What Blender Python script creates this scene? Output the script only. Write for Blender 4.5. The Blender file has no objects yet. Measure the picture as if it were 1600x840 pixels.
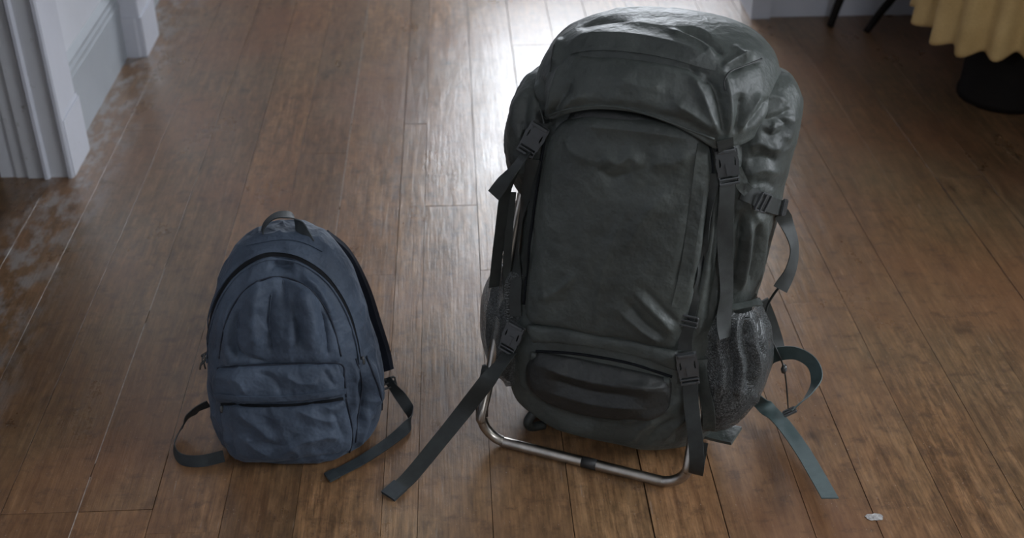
import bpy, math, random
import numpy as np
from mathutils import Vector
from mathutils.bvhtree import BVHTree

scene = bpy.context.scene
COL = scene.collection
random.seed(7)

# ------------------------------------------------------------------ camera, world, light, exposure
CAM_H, PITCH, YAW, FPX = 1.5, math.radians(32.5), math.radians(2.8), 1900.0
cam_data = bpy.data.cameras.new('camera')
cam = bpy.data.objects.new('camera', cam_data)
COL.objects.link(cam)
cam.location = (0, 0, CAM_H)
cam.rotation_euler = (math.pi / 2 - PITCH, 0, -YAW)
cam_data.sensor_fit = 'HORIZONTAL'
cam_data.sensor_width = 36.0
cam_data.lens = FPX / 1600 * 36.0
cam_data.clip_start = 0.05
cam_data.dof.use_dof = True
cam_data.dof.focus_distance = 2.05
cam_data.dof.aperture_fstop = 4.0
scene.camera = cam

world = bpy.data.worlds.new('overcast_sky')
scene.world = world
world.use_nodes = True
wbg = world.node_tree.nodes['Background']
wbg.inputs['Color'].default_value = (0.88, 0.93, 1.0, 1)
wbg.inputs['Strength'].default_value = 15.0

WIN_BACK = (0.12, 1.45, 0.92, 2.20, 6.0)       # x0, x1, z0, z1, y
WIN_RIGHT = (0.2, 1.8, 1.05, 2.35, 3.2)         # y0, y1, z0, z1, x
FILL_OPENING = (0.5, 1.2, 1.75, 2.60, -1.4)        # x0, x1, z0, z1, y: unseen, added behind the viewer to light the pack fronts


def portal(name, loc, rot, sx, sy):
    l = bpy.data.lights.new(name, 'AREA')
    l.shape = 'RECTANGLE'
    l.size, l.size_y = sx, sy
    l.cycles.is_portal = True
    o = bpy.data.objects.new(name, l)
    COL.objects.link(o)
    o.location, o.rotation_euler = loc, rot
    return o


portal('daylight_portal', ((WIN_BACK[0] + WIN_BACK[1]) / 2, WIN_BACK[4] + 0.06, (WIN_BACK[2] + WIN_BACK[3]) / 2),
       (-math.pi / 2, 0, 0), WIN_BACK[1] - WIN_BACK[0], WIN_BACK[3] - WIN_BACK[2])
portal('daylight_portal', (WIN_RIGHT[4] + 0.06, (WIN_RIGHT[0] + WIN_RIGHT[1]) / 2, (WIN_RIGHT[2] + WIN_RIGHT[3]) / 2),
       (0, math.pi / 2, 0), WIN_RIGHT[3] - WIN_RIGHT[2], WIN_RIGHT[1] - WIN_RIGHT[0])

portal('daylight_portal', ((FILL_OPENING[0] + FILL_OPENING[1]) / 2, FILL_OPENING[4] - 0.06, (FILL_OPENING[2] + FILL_OPENING[3]) / 2),
       (math.pi / 2, 0, 0), FILL_OPENING[1] - FILL_OPENING[0], FILL_OPENING[3] - FILL_OPENING[2])

vs = scene.view_settings
vs.view_transform = 'Standard'
vs.look = 'None'
vs.gamma = 1.0
vs.use_curve_mapping = False
vs.exposure = 0.45

# ------------------------------------------------------------------ survey helpers (photo measurements -> places in the room)
FW = np.array([math.sin(YAW) * math.cos(PITCH), math.cos(YAW) * math.cos(PITCH), -math.sin(PITCH)])
RT = np.array([math.cos(YAW), -math.sin(YAW), 0.0])
UP = np.cross(RT, FW)
EYE = np.array([0, 0, CAM_H])


def ray(x, y):
    d = FW + RT * (x - 800) / FPX - UP * (y - 420) / FPX
    return d / np.linalg.norm(d)


def at_z(x, y, z=0.0):
    d = ray(x, y)
    return EYE + d * ((z - CAM_H) / d[2])


def at_y(x, y, Y):
    d = ray(x, y)
    return EYE + d * (Y / d[1])


def measure(P):
    q = P - EYE
    z = q @ FW
    return np.stack([800 + FPX * (q @ RT) / z, 420 - FPX * (q @ UP) / z], -1)


# ------------------------------------------------------------------ noise
def _hash(i, j, k, s):
    h = (i * 374761393 + j * 668265263 + k * 2147483647 + s * 974711) & 0xFFFFFFFF
    h = ((h ^ (h >> 13)) * 1274126177) & 0xFFFFFFFF
    h = h ^ (h >> 16)
    return (h & 0xFFFF) / 32767.5 - 1.0


def vnoise(P, s=0):
    I = np.floor(P).astype(np.int64)
    f = P - I
    f = f * f * f * (f * (f * 6 - 15) + 10)
    r = 0
    for a in (0, 1):
        for b in (0, 1):
            for c in (0, 1):
                w = (f[:, 0] if a else 1 - f[:, 0]) * (f[:, 1] if b else 1 - f[:, 1]) * (f[:, 2] if c else 1 - f[:, 2])
                r = r + w * _hash(I[:, 0] + a, I[:, 1] + b, I[:, 2] + c, s)
    return r


def fbm(P, o=3, s=0):
    r, a = 0, 1.0
    for i in range(o):
        r = r + a * vnoise(P * (2 ** i), s + i)
        a *= 0.5
    return r


def ridged(P, s=0):
    return 1 - np.abs(fbm(P, 2, s)) * 1.6


# ------------------------------------------------------------------ materials
def new_mat(name):
    m = bpy.data.materials.new(name)
    m.use_nodes = True
    nt = m.node_tree
    return m, nt, nt.nodes['Principled BSDF']


def N(nt, t, **kw):
    n = nt.nodes.new(t)
    for k, v in kw.items():
        if k.startswith('i_'):
            n.inputs[k[2:].replace('_', ' ')].default_value = v
        else:
            setattr(n, k, v)
    return n


def ramp(nt, fac, stops):
    r = N(nt, 'ShaderNodeValToRGB')
    while len(r.color_ramp.elements) < len(stops):
        r.color_ramp.elements.new(0.5)
    for e, (p, c) in zip(r.color_ramp.elements, stops):
        e.position = p
        e.color = c if len(c) == 4 else (*c, 1)
    nt.links.new(fac, r.inputs['Fac'])
    return r.outputs['Color']


def mix(nt, fac, a, b, mode='MIX'):
    m = N(nt, 'ShaderNodeMix', data_type='RGBA', blend_type=mode)
    for s, v in ((m.inputs[0], fac), (m.inputs[6], a), (m.inputs[7], b)):
        if isinstance(v, (int, float)):
            s.default_value = v
        elif isinstance(v, tuple):
            s.default_value = (*v, 1) if len(v) == 3 else v
        else:
            nt.links.new(v, s)
    return m.outputs[2]


def coords(nt, scale=(1, 1, 1), kind='Object'):
    tc = N(nt, 'ShaderNodeTexCoord')
    mp = N(nt, 'ShaderNodeMapping')
    mp.inputs['Scale'].default_value = scale
    nt.links.new(tc.outputs[kind], mp.inputs['Vector'])
    return mp.outputs['Vector']


def noise(nt, vec, scale, detail=4, rough=0.55):
    n = N(nt, 'ShaderNodeTexNoise')
    n.inputs['Scale'].default_value = scale
    n.inputs['Detail'].default_value = detail
    n.inputs['Roughness'].default_value = rough
    nt.links.new(vec, n.inputs['Vector'])
    return n.outputs['Fac']


def bump(nt, height, strength, dist, prev=None):
    b = N(nt, 'ShaderNodeBump')
    b.inputs['Strength'].default_value = strength
    b.inputs['Distance'].default_value = dist
    nt.links.new(height, b.inputs['Height'])
    if prev is not None:
        nt.links.new(prev, b.inputs['Normal'])
    return b.outputs['Normal']


def fabric(name, c0, c1, rough, weave=900, crumple=26, cstr=0.5, spec=0.5, sheen=0.0, sheen_col=(1, 1, 1)):
    m, nt, b = new_mat(name)
    v = coords(nt)
    big = noise(nt, v, 9, 4)
    col = ramp(nt, big, [(0.3, c0), (0.7, c1)])
    fine = noise(nt, v, 260, 2)
    col = mix(nt, 0.25, col, ramp(nt, fine, [(0.3, (0.35, 0.35, 0.35)), (0.7, (0.65, 0.65, 0.65))]), 'OVERLAY')
    nt.links.new(col, b.inputs['Base Color'])
    b.inputs['Roughness'].default_value = rough
    b.inputs['Specular IOR Level'].default_value = spec
    b.inputs['Sheen Weight'].default_value = sheen
    b.inputs['Sheen Tint'].default_value = (*sheen_col, 1)
    cr = noise(nt, v, crumple, 3, 0.5)
    n1 = bump(nt, cr, cstr, 0.012)
    n2 = bump(nt, noise(nt, v, weave, 1), 0.35, 0.0006, n1)
    nt.links.new(n2, b.inputs['Normal'])
    return m


def webbing(name, c0, c1, rough=0.6):
    m, nt, b = new_mat(name)
    v = coords(nt)
    n = noise(nt, v, 1400, 1)
    nt.links.new(ramp(nt, noise(nt, v, 60, 3), [(0.3, c0), (0.7, c1)]), b.inputs['Base Color'])
    b.inputs['Roughness'].default_value = rough
    nt.links.new(bump(nt, n, 0.5, 0.0006), b.inputs['Normal'])
    return m


def plain(name, col, rough, metal=0.0, spec=0.5, var=0.15, scale=30, bs=0.15):
    m, nt, b = new_mat(name)
    v = coords(nt)
    n = noise(nt, v, scale, 4)
    lo = tuple(c * (1 - var) for c in col)
    hi = tuple(min(1, c * (1 + var)) for c in col)
    nt.links.new(ramp(nt, n, [(0.3, lo), (0.7, hi)]), b.inputs['Base Color'])
    b.inputs['Roughness'].default_value = rough
    b.inputs['Metallic'].default_value = metal
    b.inputs['Specular IOR Level'].default_value = spec
    nt.links.new(bump(nt, n, bs, 0.002), b.inputs['Normal'])
    return m


def paint(name, col, dirt=0.5):
    m, nt, b = new_mat(name)
    v = coords(nt)
    big = noise(nt, v, 3.5, 5, 0.6)
    c = ramp(nt, big, [(0.25, tuple(x * 0.86 for x in col)), (0.7, col)])
    sp = noise(nt, v, 45, 5, 0.7)
    mask = ramp(nt, sp, [(0.62, (0, 0, 0)), (0.72, (1, 1, 1))])
    fac = N(nt, 'ShaderNodeMath', operation='MULTIPLY')
    nt.links.new(mask, fac.inputs[0])
    fac.inputs[1].default_value = dirt
    c = mix(nt, fac.outputs[0], c, (0.20, 0.18, 0.16))
    nt.links.new(c, b.inputs['Base Color'])
    b.inputs['Roughness'].default_value = 0.42
    nt.links.new(bump(nt, noise(nt, v, 14, 5), 0.12, 0.01), b.inputs['Normal'])
    return m


def wood_floor():
    m, nt, b = new_mat('worn_floorboard')
    oi = N(nt, 'ShaderNodeObjectInfo')
    geo = N(nt, 'ShaderNodeNewGeometry')
    # board coordinates: world position shifted per board
    sh = N(nt, 'ShaderNodeVectorMath', operation='MULTIPLY_ADD')
    cmb = N(nt, 'ShaderNodeCombineXYZ')
    for i in range(3):
        nt.links.new(oi.outputs['Random'], cmb.inputs[i])
    nt.links.new(cmb.outputs[0], sh.inputs[0])
    sh.inputs[1].default_value = (7.3, 31.7, 11.1)
    nt.links.new(geo.outputs['Position'], sh.inputs[2])

    def mapped(vec, sc):
        mp = N(nt, 'ShaderNodeMapping')
        mp.inputs['Scale'].default_value = sc
        nt.links.new(vec, mp.inputs['Vector'])
        return mp.outputs['Vector']
    P = geo.outputs['Position']
    B = sh.outputs[0]
    grain = noise(nt, mapped(B, (60, 3.2, 1)), 1.0, 6, 0.65)
    fgrain = noise(nt, mapped(B, (240, 9, 1)), 1.0, 4, 0.6)
    base = ramp(nt, grain, [(0.25, (0.076, 0.042, 0.021)), (0.5, (0.145, 0.085, 0.043)), (0.75, (0.205, 0.128, 0.070))])
    base = mix(nt, 0.6, base, ramp(nt, fgrain, [(0.35, (0.3, 0.3, 0.3)), (0.65, (0.68, 0.68, 0.68))]), 'OVERLAY')
    pore = noise(nt, mapped(B, (330, 18, 1)), 1.0, 3, 0.6)
    base = mix(nt, ramp(nt, pore, [(0.60, (0, 0, 0)), (0.72, (0.7, 0.7, 0.7))]), base, (0.035, 0.018, 0.011))
    mott = noise(nt, mapped(P, (58, 17, 1)), 1.0, 5, 0.7)
    base = mix(nt, 0.8, base, ramp(nt, mott, [(0.3, (0.16, 0.16, 0.16)), (0.7, (0.8, 0.8, 0.8))]), 'OVERLAY')
    # per-board tone
    tone = ramp(nt, oi.outputs['Random'], [(0.0, (0.80, 0.78, 0.76)), (0.5, (1.0, 0.98, 0.95)), (1.0, (1.18, 1.08, 1.0))])
    base = mix(nt, 1.0, base, tone, 'MULTIPLY')
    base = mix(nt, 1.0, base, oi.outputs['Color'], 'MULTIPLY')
    # large wear blotches: greyed / dusty zones and redder varnish zones
    blot = noise(nt, mapped(P, (1.5, 1.1, 1)), 1.0, 5, 0.6)
    base = mix(nt, ramp(nt, blot, [(0.42, (0, 0, 0)), (0.72, (0.6, 0.6, 0.6))]), base, (0.165, 0.118, 0.070))
    red = noise(nt, mapped(P, (1.9, 1.6, 4)), 1.3, 3, 0.5)
    base = mix(nt, ramp(nt, red, [(0.42, (0, 0, 0)), (0.72, (0.7, 0.7, 0.7))]), base, (0.165, 0.074, 0.036))
    # crosswise scraping marks and dark stains
    cross = noise(nt, mapped(P, (22, 30, 1)), 1.0, 5, 0.7)
    base = mix(nt, ramp(nt, cross, [(0.53, (0, 0, 0)), (0.68, (0.55, 0.55, 0.55))]), base, (0.045, 0.026, 0.018))
    stain = noise(nt, mapped(B, (9, 5, 1)), 1.0, 3, 0.6)
    base = mix(nt, ramp(nt, stain, [(0.66, (0, 0, 0)), (0.76, (0.75, 0.75, 0.75))]), base, (0.028, 0.018, 0.014))
    # pale flecks / scratches
    fl = noise(nt, mapped(P, (260, 190, 1)), 1.0, 2, 0.5)
    base = mix(nt, ramp(nt, fl, [(0.70, (0, 0, 0)), (0.76, (0.6, 0.6, 0.6))]), base, (0.36, 0.32, 0.29))
    sc = noise(nt, mapped(B, (150, 10, 1)), 1.0, 3, 0.5)
    base = mix(nt, ramp(nt, sc, [(0.70, (0, 0, 0)), (0.76, (0.45, 0.45, 0.45))]), base, (0.26, 0.215, 0.18))
    # dust that gathers along the left wall
    sep = N(nt, 'ShaderNodeSeparateXYZ')
    nt.links.new(P, sep.inputs[0])
    mr = N(nt, 'ShaderNodeMapRange')
    mr.inputs['From Min'].default_value = -0.86
    mr.inputs['From Max'].default_value = -1.0
    nt.links.new(sep.outputs['X'], mr.inputs['Value'])
    dn = noise(nt, mapped(P, (26, 12, 1)), 1.0, 5, 0.65)
    mul = N(nt, 'ShaderNodeMath', operation='MULTIPLY')
    mr.inputs['From Max'].default_value = -1.14
    band = ramp(nt, mr.outputs[0], [(0.0, (0, 0, 0)), (0.5, (1, 1, 1)), (0.75, (0.9, 0.9, 0.9)), (1.0, (0, 0, 0))])
    nt.links.new(band, mul.inputs[0])
    nt.links.new(ramp(nt, dn, [(0.46, (0, 0, 0)), (0.6, (0.8, 0.8, 0.8))]), mul.inputs[1])
    base = mix(nt, mul.outputs[0], base, (0.25, 0.23, 0.22))
    nt.links.new(base, b.inputs['Base Color'])
    # worn varnish
    rr = noise(nt, mapped(P, (5, 3, 1)), 1.0, 6, 0.65)
    rg = ramp(nt, rr, [(0.25, (0.24, 0.24, 0.24)), (0.75, (0.38, 0.38, 0.38))])
    nt.links.new(rg, b.inputs['Roughness'])
    b.inputs['Specular IOR Level'].default_value = 0.68
    n0 = bump(nt, noise(nt, mapped(B, (11, 3.5, 1)), 1.0, 3, 0.5), 0.35, 0.006)
    n1 = bump(nt, noise(nt, mapped(P, (70, 55, 1)), 1.0, 4, 0.65), 0.14, 0.002, n0)
    n2 = bump(nt, fgrain, 0.35, 0.0012, bump(nt, grain, 0.3, 0.002, n1))
    nt.links.new(n2, b.inputs['Normal'])
    return m


def net_mat():
    m, nt, b = new_mat('black_net')
    tc = N(nt, 'ShaderNodeTexCoord')
    sep = N(nt, 'ShaderNodeSeparateXYZ')
    nt.links.new(tc.outputs['Object'], sep.inputs[0])

    def sn(a, bb, sgn, k):
        s = N(nt, 'ShaderNodeMath', operation='MULTIPLY_ADD')
        nt.links.new(a, s.inputs[0])
        s.inputs[1].default_value = sgn
        nt.links.new(bb, s.inputs[2])
        q = N(nt, 'ShaderNodeMath', operation='MULTIPLY')
        nt.links.new(s.outputs[0], q.inputs[0])
        q.inputs[1].default_value = k
        r = N(nt, 'ShaderNodeMath', operation='SINE')
        nt.links.new(q.outputs[0], r.inputs[0])
        r2 = N(nt, 'ShaderNodeMath', operation='ABSOLUTE')
        nt.links.new(r.outputs[0], r2.inputs[0])
        return r2.outputs[0]
    a = sn(sep.outputs['Y'], sep.outputs['Z'], 1.0, 1050)
    c = sn(sep.outputs['Y'], sep.outputs['Z'], -1.0, 1050)
    mn = N(nt, 'ShaderNodeMath', operation='MINIMUM')
    nt.links.new(a, mn.inputs[0])
    nt.links.new(c, mn.inputs[1])
    lt = N(nt, 'ShaderNodeMath', operation='LESS_THAN')
    nt.links.new(mn.outputs[0], lt.inputs[0])
    lt.inputs[1].default_value = 0.6
    nt.links.new(lt.outputs[0], b.inputs['Alpha'])
    v = coords(nt)
    nt.links.new(ramp(nt, noise(nt, v, 330, 3, 0.8), [(0.42, (0.010, 0.011, 0.011)), (0.62, (0.13, 0.14, 0.14))]), b.inputs['Base Color'])  # pale specks paint the sparkle of the threads into the colour
    b.inputs['Roughness'].default_value = 0.5
    return m


M = {}
M['floor'] = wood_floor()
M['sub'] = plain('dark_gap', (0.012, 0.010, 0.009), 0.9)
M['dust'] = plain('seam_dust', (0.30, 0.27, 0.245), 0.9, var=0.4, scale=60)
M['paint'] = paint('white_gloss_paint', (0.49, 0.505, 0.56), 0.35)
M['paint_worn'] = paint('worn_white_paint', (0.48, 0.49, 0.52), 0.75)
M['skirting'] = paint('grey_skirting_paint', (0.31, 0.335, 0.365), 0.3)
M['wall'] = paint('wall_paint', (0.54, 0.555, 0.60), 0.05)
M['ceil'] = plain('ceiling_paint', (0.50, 0.50, 0.48), 0.8, var=0.05)
M['darkwood'] = plain('dark_stained_wood', (0.008, 0.006, 0.005), 0.75, spec=0.15)
M['wallpaper'] = plain('dull_brown_wallpaper', (0.16, 0.13, 0.10), 0.8, var=0.1)
M['cloth'] = fabric('mustard_cloth', (0.42, 0.285, 0.12), (0.52, 0.365, 0.165), 0.85, 700, 12, 0.2, 0.2)
M['olive'] = fabric('charcoal_green_nylon', (0.021, 0.025, 0.023), (0.055, 0.063, 0.057), 0.52, 1100, 30, 0.5, 0.45, 0.05, (0.8, 0.9, 0.85))
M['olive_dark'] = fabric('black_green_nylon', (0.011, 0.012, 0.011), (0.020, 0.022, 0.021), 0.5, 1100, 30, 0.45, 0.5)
M['navy'] = fabric('washed_navy_canvas', (0.017, 0.027, 0.045), (0.056, 0.077, 0.112), 0.68, 800, 22, 1.0, 0.4, 0.10, (0.6, 0.7, 0.85))
M['navy_dark'] = fabric('dark_navy_padding', (0.010, 0.013, 0.022), (0.017, 0.022, 0.034), 0.75, 800, 30, 0.3, 0.3)
M['web'] = webbing('black_green_webbing', (0.012, 0.014, 0.013), (0.022, 0.026, 0.024))
M['web_teal'] = webbing('teal_grey_webbing', (0.034, 0.055, 0.056), (0.05, 0.077, 0.077))
M['web_navy'] = webbing('dark_slate_webbing', (0.014, 0.019, 0.022), (0.026, 0.034, 0.038))
M['zip'] = plain('zip_tape', (0.007, 0.008, 0.010), 0.8, spec=0.15)
M['plastic'] = plain('black_acetal_plastic', (0.045, 0.048, 0.050), 0.26, var=0.1)
M['steel'] = plain('worn_steel_tube', (0.42, 0.39, 0.35), 0.30, 1.0, var=0.35, scale=22, bs=0.1)
M['tape'] = plain('black_tape', (0.02, 0.02, 0.02), 0.5)
M['net'] = net_mat()
M['white_chip'] = plain('dried_white_paint', (0.30, 0.29, 0.28), 0.7, var=0.5, scale=160)
M['glass'] = None


# ------------------------------------------------------------------ object helpers
def link(name, V, F, mat, parent=None, smooth=True, sharp=None):
    V = np.asarray(V, float)
    if parent is not None:
        o_ = parent
        off = np.array(parent.location)
        q = parent.parent
        while q is not None:
            off = off + np.array(q.location)
            q = q.parent
        V = V - off
    me = bpy.data.meshes.new(name)
    me.from_pydata(V.tolist(), [], [tuple(int(i) for i in f) for f in F])
    me.update()
    if smooth:
        me.polygons.foreach_set('use_smooth', np.ones(len(me.polygons), bool))
        if sharp:
            me.set_sharp_from_angle(angle=math.radians(sharp))
    me.materials.append(mat)
    o = bpy.data.objects.new(name, me)
    COL.objects.link(o)
    if parent is not None:
        o.parent = parent
    return o


def tag(o, label=None, cat=None, group=None, kind=None):
    if label:
        o['label'] = label
    if cat:
        o['category'] = cat
    if group:
        o['group'] = group
    if kind:
        o['kind'] = kind
    return o


def empty(name, loc):
    o = bpy.data.objects.new(name, None)
    COL.objects.link(o)
    o.empty_display_size = 0.1
    o.location = loc
    return o


class MB:
    def __init__(s):
        s.V, s.F = [], []

    def add(s, V, F):
        n = len(s.V)
        s.V += [tuple(v) for v in V]
        s.F += [tuple(i + n for i in f) for f in F]
        return s

    def box(s, a, b):
        x0, y0, z0 = a
        x1, y1, z1 = b
        V = [(x0, y0, z0), (x1, y0, z0), (x1, y1, z0), (x0, y1, z0), (x0, y0, z1), (x1, y0, z1), (x1, y1, z1), (x0, y1, z1)]
        return s.add(V, [(0, 3, 2, 1), (4, 5, 6, 7), (0, 1, 5, 4), (1, 2, 6, 5), (2, 3, 7, 6), (3, 0, 4, 7)])

    def prism(s, poly, axis, a, b):
        """extrude a 2D polygon along an axis: poly in the other two axes, cyclic order"""
        n = len(poly)
        V = []
        for t in (a, b):
            for (p, q) in poly:
                V.append({0: (t, p, q), 1: (p, t, q), 2: (p, q, t)}[axis])
        F = [tuple(range(n)), tuple(range(2 * n - 1, n - 1, -1))]
        F += [(i, (i + 1) % n, n + (i + 1) % n, n + i) for i in range(n)]
        return s.add(V, F)

    def build(s, name, mat, parent=None, smooth=False, sharp=30):
        return link(name, s.V, s.F, mat, parent, smooth, sharp)


def bevel(o, w, seg=2):
    m = o.modifiers.new('edge', 'BEVEL')
    m.width = w
    m.segments = seg
    m.limit_method = 'ANGLE'
    return o


def crom(P, n=8):
    P = np.asarray(P, float)
    if len(P) < 3:
        t = np.linspace(0, 1, n + 1)[:, None]
        return P[0] * (1 - t) + P[-1] * t
    Q = np.vstack([2 * P[0] - P[1], P, 2 * P[-1] - P[-2]])
    out = []
    for i in range(1, len(Q) - 2):
        p0, p1, p2, p3 = Q[i - 1:i + 3]
        t = np.linspace(0, 1, n, endpoint=False)[:, None]
        out.append(0.5 * ((2 * p1) + (p2 - p0) * t + (2 * p0 - 5 * p1 + 4 * p2 - p3) * t ** 2 + (3 * p1 - p0 - 3 * p2 + p3) * t ** 3))
    out.append(P[-1:])
    return np.vstack(out)


def unit(a):
    return a / np.maximum(np.linalg.norm(a, axis=-1, keepdims=True), 1e-9)


def tangents(P):
    return unit(np.gradient(P, axis=0))


def tube(P, r, k=10, closed=False):
    P = np.asarray(P, float)
    n = len(P)
    r = np.broadcast_to(np.asarray(r, float), (n,))
    if closed:
        T = unit(np.roll(P, -1, 0) - np.roll(P, 1, 0))
    else:
        T = tangents(P)
    ref = np.array([0, 0, 1.0]) if abs(T[0][2]) < 0.9 else np.array([1.0, 0, 0])
    U = unit(np.cross(T[0], ref))
    V, F = [], []
    for i in range(n):
        U = unit(U - T[i] * (U @ T[i]))
        W = np.cross(T[i], U)
        for j in range(k):
            a = 2 * math.pi * j / k
            V.append(P[i] + r[i] * (math.cos(a) * U + math.sin(a) * W))
    m = n if closed else n - 1
    for i in range(m):
        for j in range(k):
            a, b = i * k + j, i * k + (j + 1) % k
            c, d = ((i + 1) % n) * k + (j + 1) % k, ((i + 1) % n) * k + j
            F.append((a, b, c, d))
    if not closed:
        F.append(tuple(range(k - 1, -1, -1)))
        F.append(tuple((n - 1) * k + j for j in range(k)))
    return V, F


def ribbon(P, Wd, width, th=0.0016):
    """solid woven strap: centre line P, width directions Wd"""
    P = np.asarray(P, float)
    T = tangents(P)
    Wd = unit(Wd - T * np.sum(Wd * T, 1, keepdims=True))
    Nn = np.cross(T, Wd)
    w = np.broadcast_to(np.asarray(width, float), (len(P),))[:, None] / 2
    cols = [-1, -0.5, 0, 0.5, 1]
    k = len(cols)
    V, F = [], []
    for i in range(len(P)):
        for sgn in (1, -1):
            for c in (cols if sgn > 0 else cols[::-1]):
                V.append(P[i] + Wd[i] * w[i] * c + Nn[i] * sgn * th / 2)
    L = 2 * k
    for i in range(len(P) - 1):
        for j in range(L):
            a, b = i * L + j, i * L + (j + 1) % L
            F.append((a, b, b + L, a + L))
    F.append(tuple(range(L - 1, -1, -1)))
    F.append(tuple((len(P) - 1) * L + j for j in range(L)))
    return V, F


def vnormals(V, F):
    Nn = np.zeros_like(V)
    Q = np.array([f for f in F if len(f) == 4])
    a = np.cross(V[Q[:, 2]] - V[Q[:, 0]], V[Q[:, 3]] - V[Q[:, 1]])
    for k in range(4):
        np.add.at(Nn, Q[:, k], a)
    T = np.array([f for f in F if len(f) == 3])
    if len(T):
        a = np.cross(V[T[:, 1]] - V[T[:, 0]], V[T[:, 2]] - V[T[:, 0]])
        for k in range(3):
            np.add.at(Nn, T[:, k], a)
    return unit(Nn)


def bvh(V, F):
    return BVHTree.FromPolygons([tuple(v) for v in V], [tuple(int(i) for i in f) for f in F])


def interp_rows(rows, nv):
    R = np.asarray(rows, float)
    out = crom(R, 24)
    t = np.linspace(0, len(out) - 1, nv)
    i = np.clip(t.astype(int), 0, len(out) - 2)
    f = (t - i)[:, None]
    return out[i] * (1 - f) + out[i + 1] * f


def loft(rows, nu, nv, frame=None):
    """rows: z, xl, xr, yf, yb, exponent, (depth sag); closed skin around a vertical axis, front is low y"""
    R = interp_rows(rows, nv)
    th = np.linspace(0, 2 * math.pi, nu, endpoint=False)
    c, s = np.cos(th), np.sin(th)
    V = []
    for r in R:
        z, xl, xr, yf, yb, n = r[:6]
        a, b = (xr - xl) / 2, (yb - yf) / 2
        x = (xl + xr) / 2 + a * np.sign(c) * np.abs(c) ** (2 / n)
        y = (yf + yb) / 2 + b * np.sign(s) * np.abs(s) ** (2 / n)
        V.append(np.stack([x, y, np.full(nu, z)], 1))
    V = np.vstack(V)
    F = []
    for i in range(nv - 1):
        for j in range(nu):
            k = (j + 1) % nu
            F.append((i * nu + j, i * nu + k, (i + 1) * nu + k, (i + 1) * nu + j))
    n = len(V)
    V = np.vstack([V, V[:nu].mean(0), V[-nu:].mean(0)])
    for j in range(nu):
        k = (j + 1) % nu
        F.append((n, k, j))
        F.append((n + 1, n - nu + j, n - nu + k))
    if frame is not None:
        V = frame(V)
    return V, F


def smoothstep(x, a, b):
    t = np.clip((x - a) / (b - a), 0, 1)
    return t * t * (3 - 2 * t)


def sculpt(V, F, strokes, wrinkle=None):
    """push folds and creases into a skin; strokes: (points measured in the photo, height m, half width px)"""
    Nn = vnormals(V, F)
    D = np.zeros(len(V))
    if wrinkle is not None:
        D += wrinkle(V, Nn)
    if strokes:
        S = measure(V)
        face = np.clip(np.sum(Nn * unit(EYE - V), 1) * 3, 0, 1)
        for pts, amp, w in strokes:
            P = crom(np.array(pts, float), 6)
            best = np.full(len(V), 1e9)
            par = np.zeros(len(V))
            L = len(P) - 1
            lo, hi = P.min(0) - 3 * w, P.max(0) + 3 * w
            idx = np.where((S[:, 0] > lo[0]) & (S[:, 0] < hi[0]) & (S[:, 1] > lo[1]) & (S[:, 1] < hi[1]) & (face > 0))[0]
            if not len(idx):
                continue
            s = S[idx]
            bb = np.full(len(idx), 1e9)
            pp = np.zeros(len(idx))
            for i in range(L):
                d = P[i + 1] - P[i]
                t = np.clip(((s - P[i]) @ d) / max(d @ d, 1e-9), 0, 1)
                q = np.linalg.norm(s - P[i] - t[:, None] * d, axis=1)
                m = q < bb
                bb[m] = q[m]
                pp[m] = (i + t[m]) / L
            tp = np.clip(np.minimum(pp, 1 - pp) * 5 + 0.12, 0, 1)
            D[idx] += amp * (0.6 * np.exp(-(bb / w) ** 2) + 0.55 * np.exp(-bb / (0.5 * w))) * tp * face[idx]
    return V + Nn * D[:, None]


def cast(px, py, trees, off=0.0):
    d = ray(px, py)
    best = None
    for t in trees:
        h = t.ray_cast(Vector(EYE), Vector(d))
        if h[0] is not None and (best is None or h[3] < best[2]):
            best = (np.array(h[0]), np.array(h[1]), h[3])
    if best is None:      # just past the outline: nearest place on the skin
        q0 = None
        for t in trees:
            for k in np.linspace(1.4, 2.6, 40):
                h = t.find_nearest(Vector(EYE + d * k))
                if h[0] is not None and (q0 is None or h[3] < q0[2]):
                    q0 = (np.array(h[0]), np.array(h[1]), h[3])
        best = q0
    p, n, _ = best
    if n @ d > 0:
        n = -n
    return p + n * off, n


def smooth_rows(A, it):
    A = A.copy()
    for _ in range(it):
        B = A.copy()
        B[1:-1] = (A[:-2] + 2 * A[1:-1] + A[2:]) / 4
        A = B
    return A


def drape(pts, trees, off=0.002, n=8, it=4):
    P2 = crom(np.array(pts, float), n)
    P, Nn = zip(*[cast(x, y, trees, off) for x, y in P2])
    return smooth_rows(np.array(P), it), unit(smooth_rows(np.array(Nn), it + 3))


def strap_on(name, pts, width, mat, parent, trees, off=0.003, th=0.0018, it=4, label=None):
    P, Nn = drape(pts, trees, off, it=it)
    V, F = ribbon(P, np.cross(tangents(P), Nn), width, th)
    o = link(name, V, F, mat, parent, True, 40)
    if label:
        o['label'] = label
    return o


def cord_on(name, pts, r, mat, parent, trees, off=0.0, it=2, k=6):
    P, Nn = drape(pts, trees, off, it=it)
    V, F = tube(P, r, k)
    return link(name, V, F, mat, parent)


def strap_free(name, P, Wd, width, mat, parent, th=0.0018, n=10, label=None):
    P = crom(np.array(P, float), n)
    Wd = crom(np.array(Wd, float), n)
    V, F = ribbon(P, Wd, width, th)
    o = link(name, V, F, mat, parent, True, 40)
    if label:
        o['label'] = label
    return o


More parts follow.
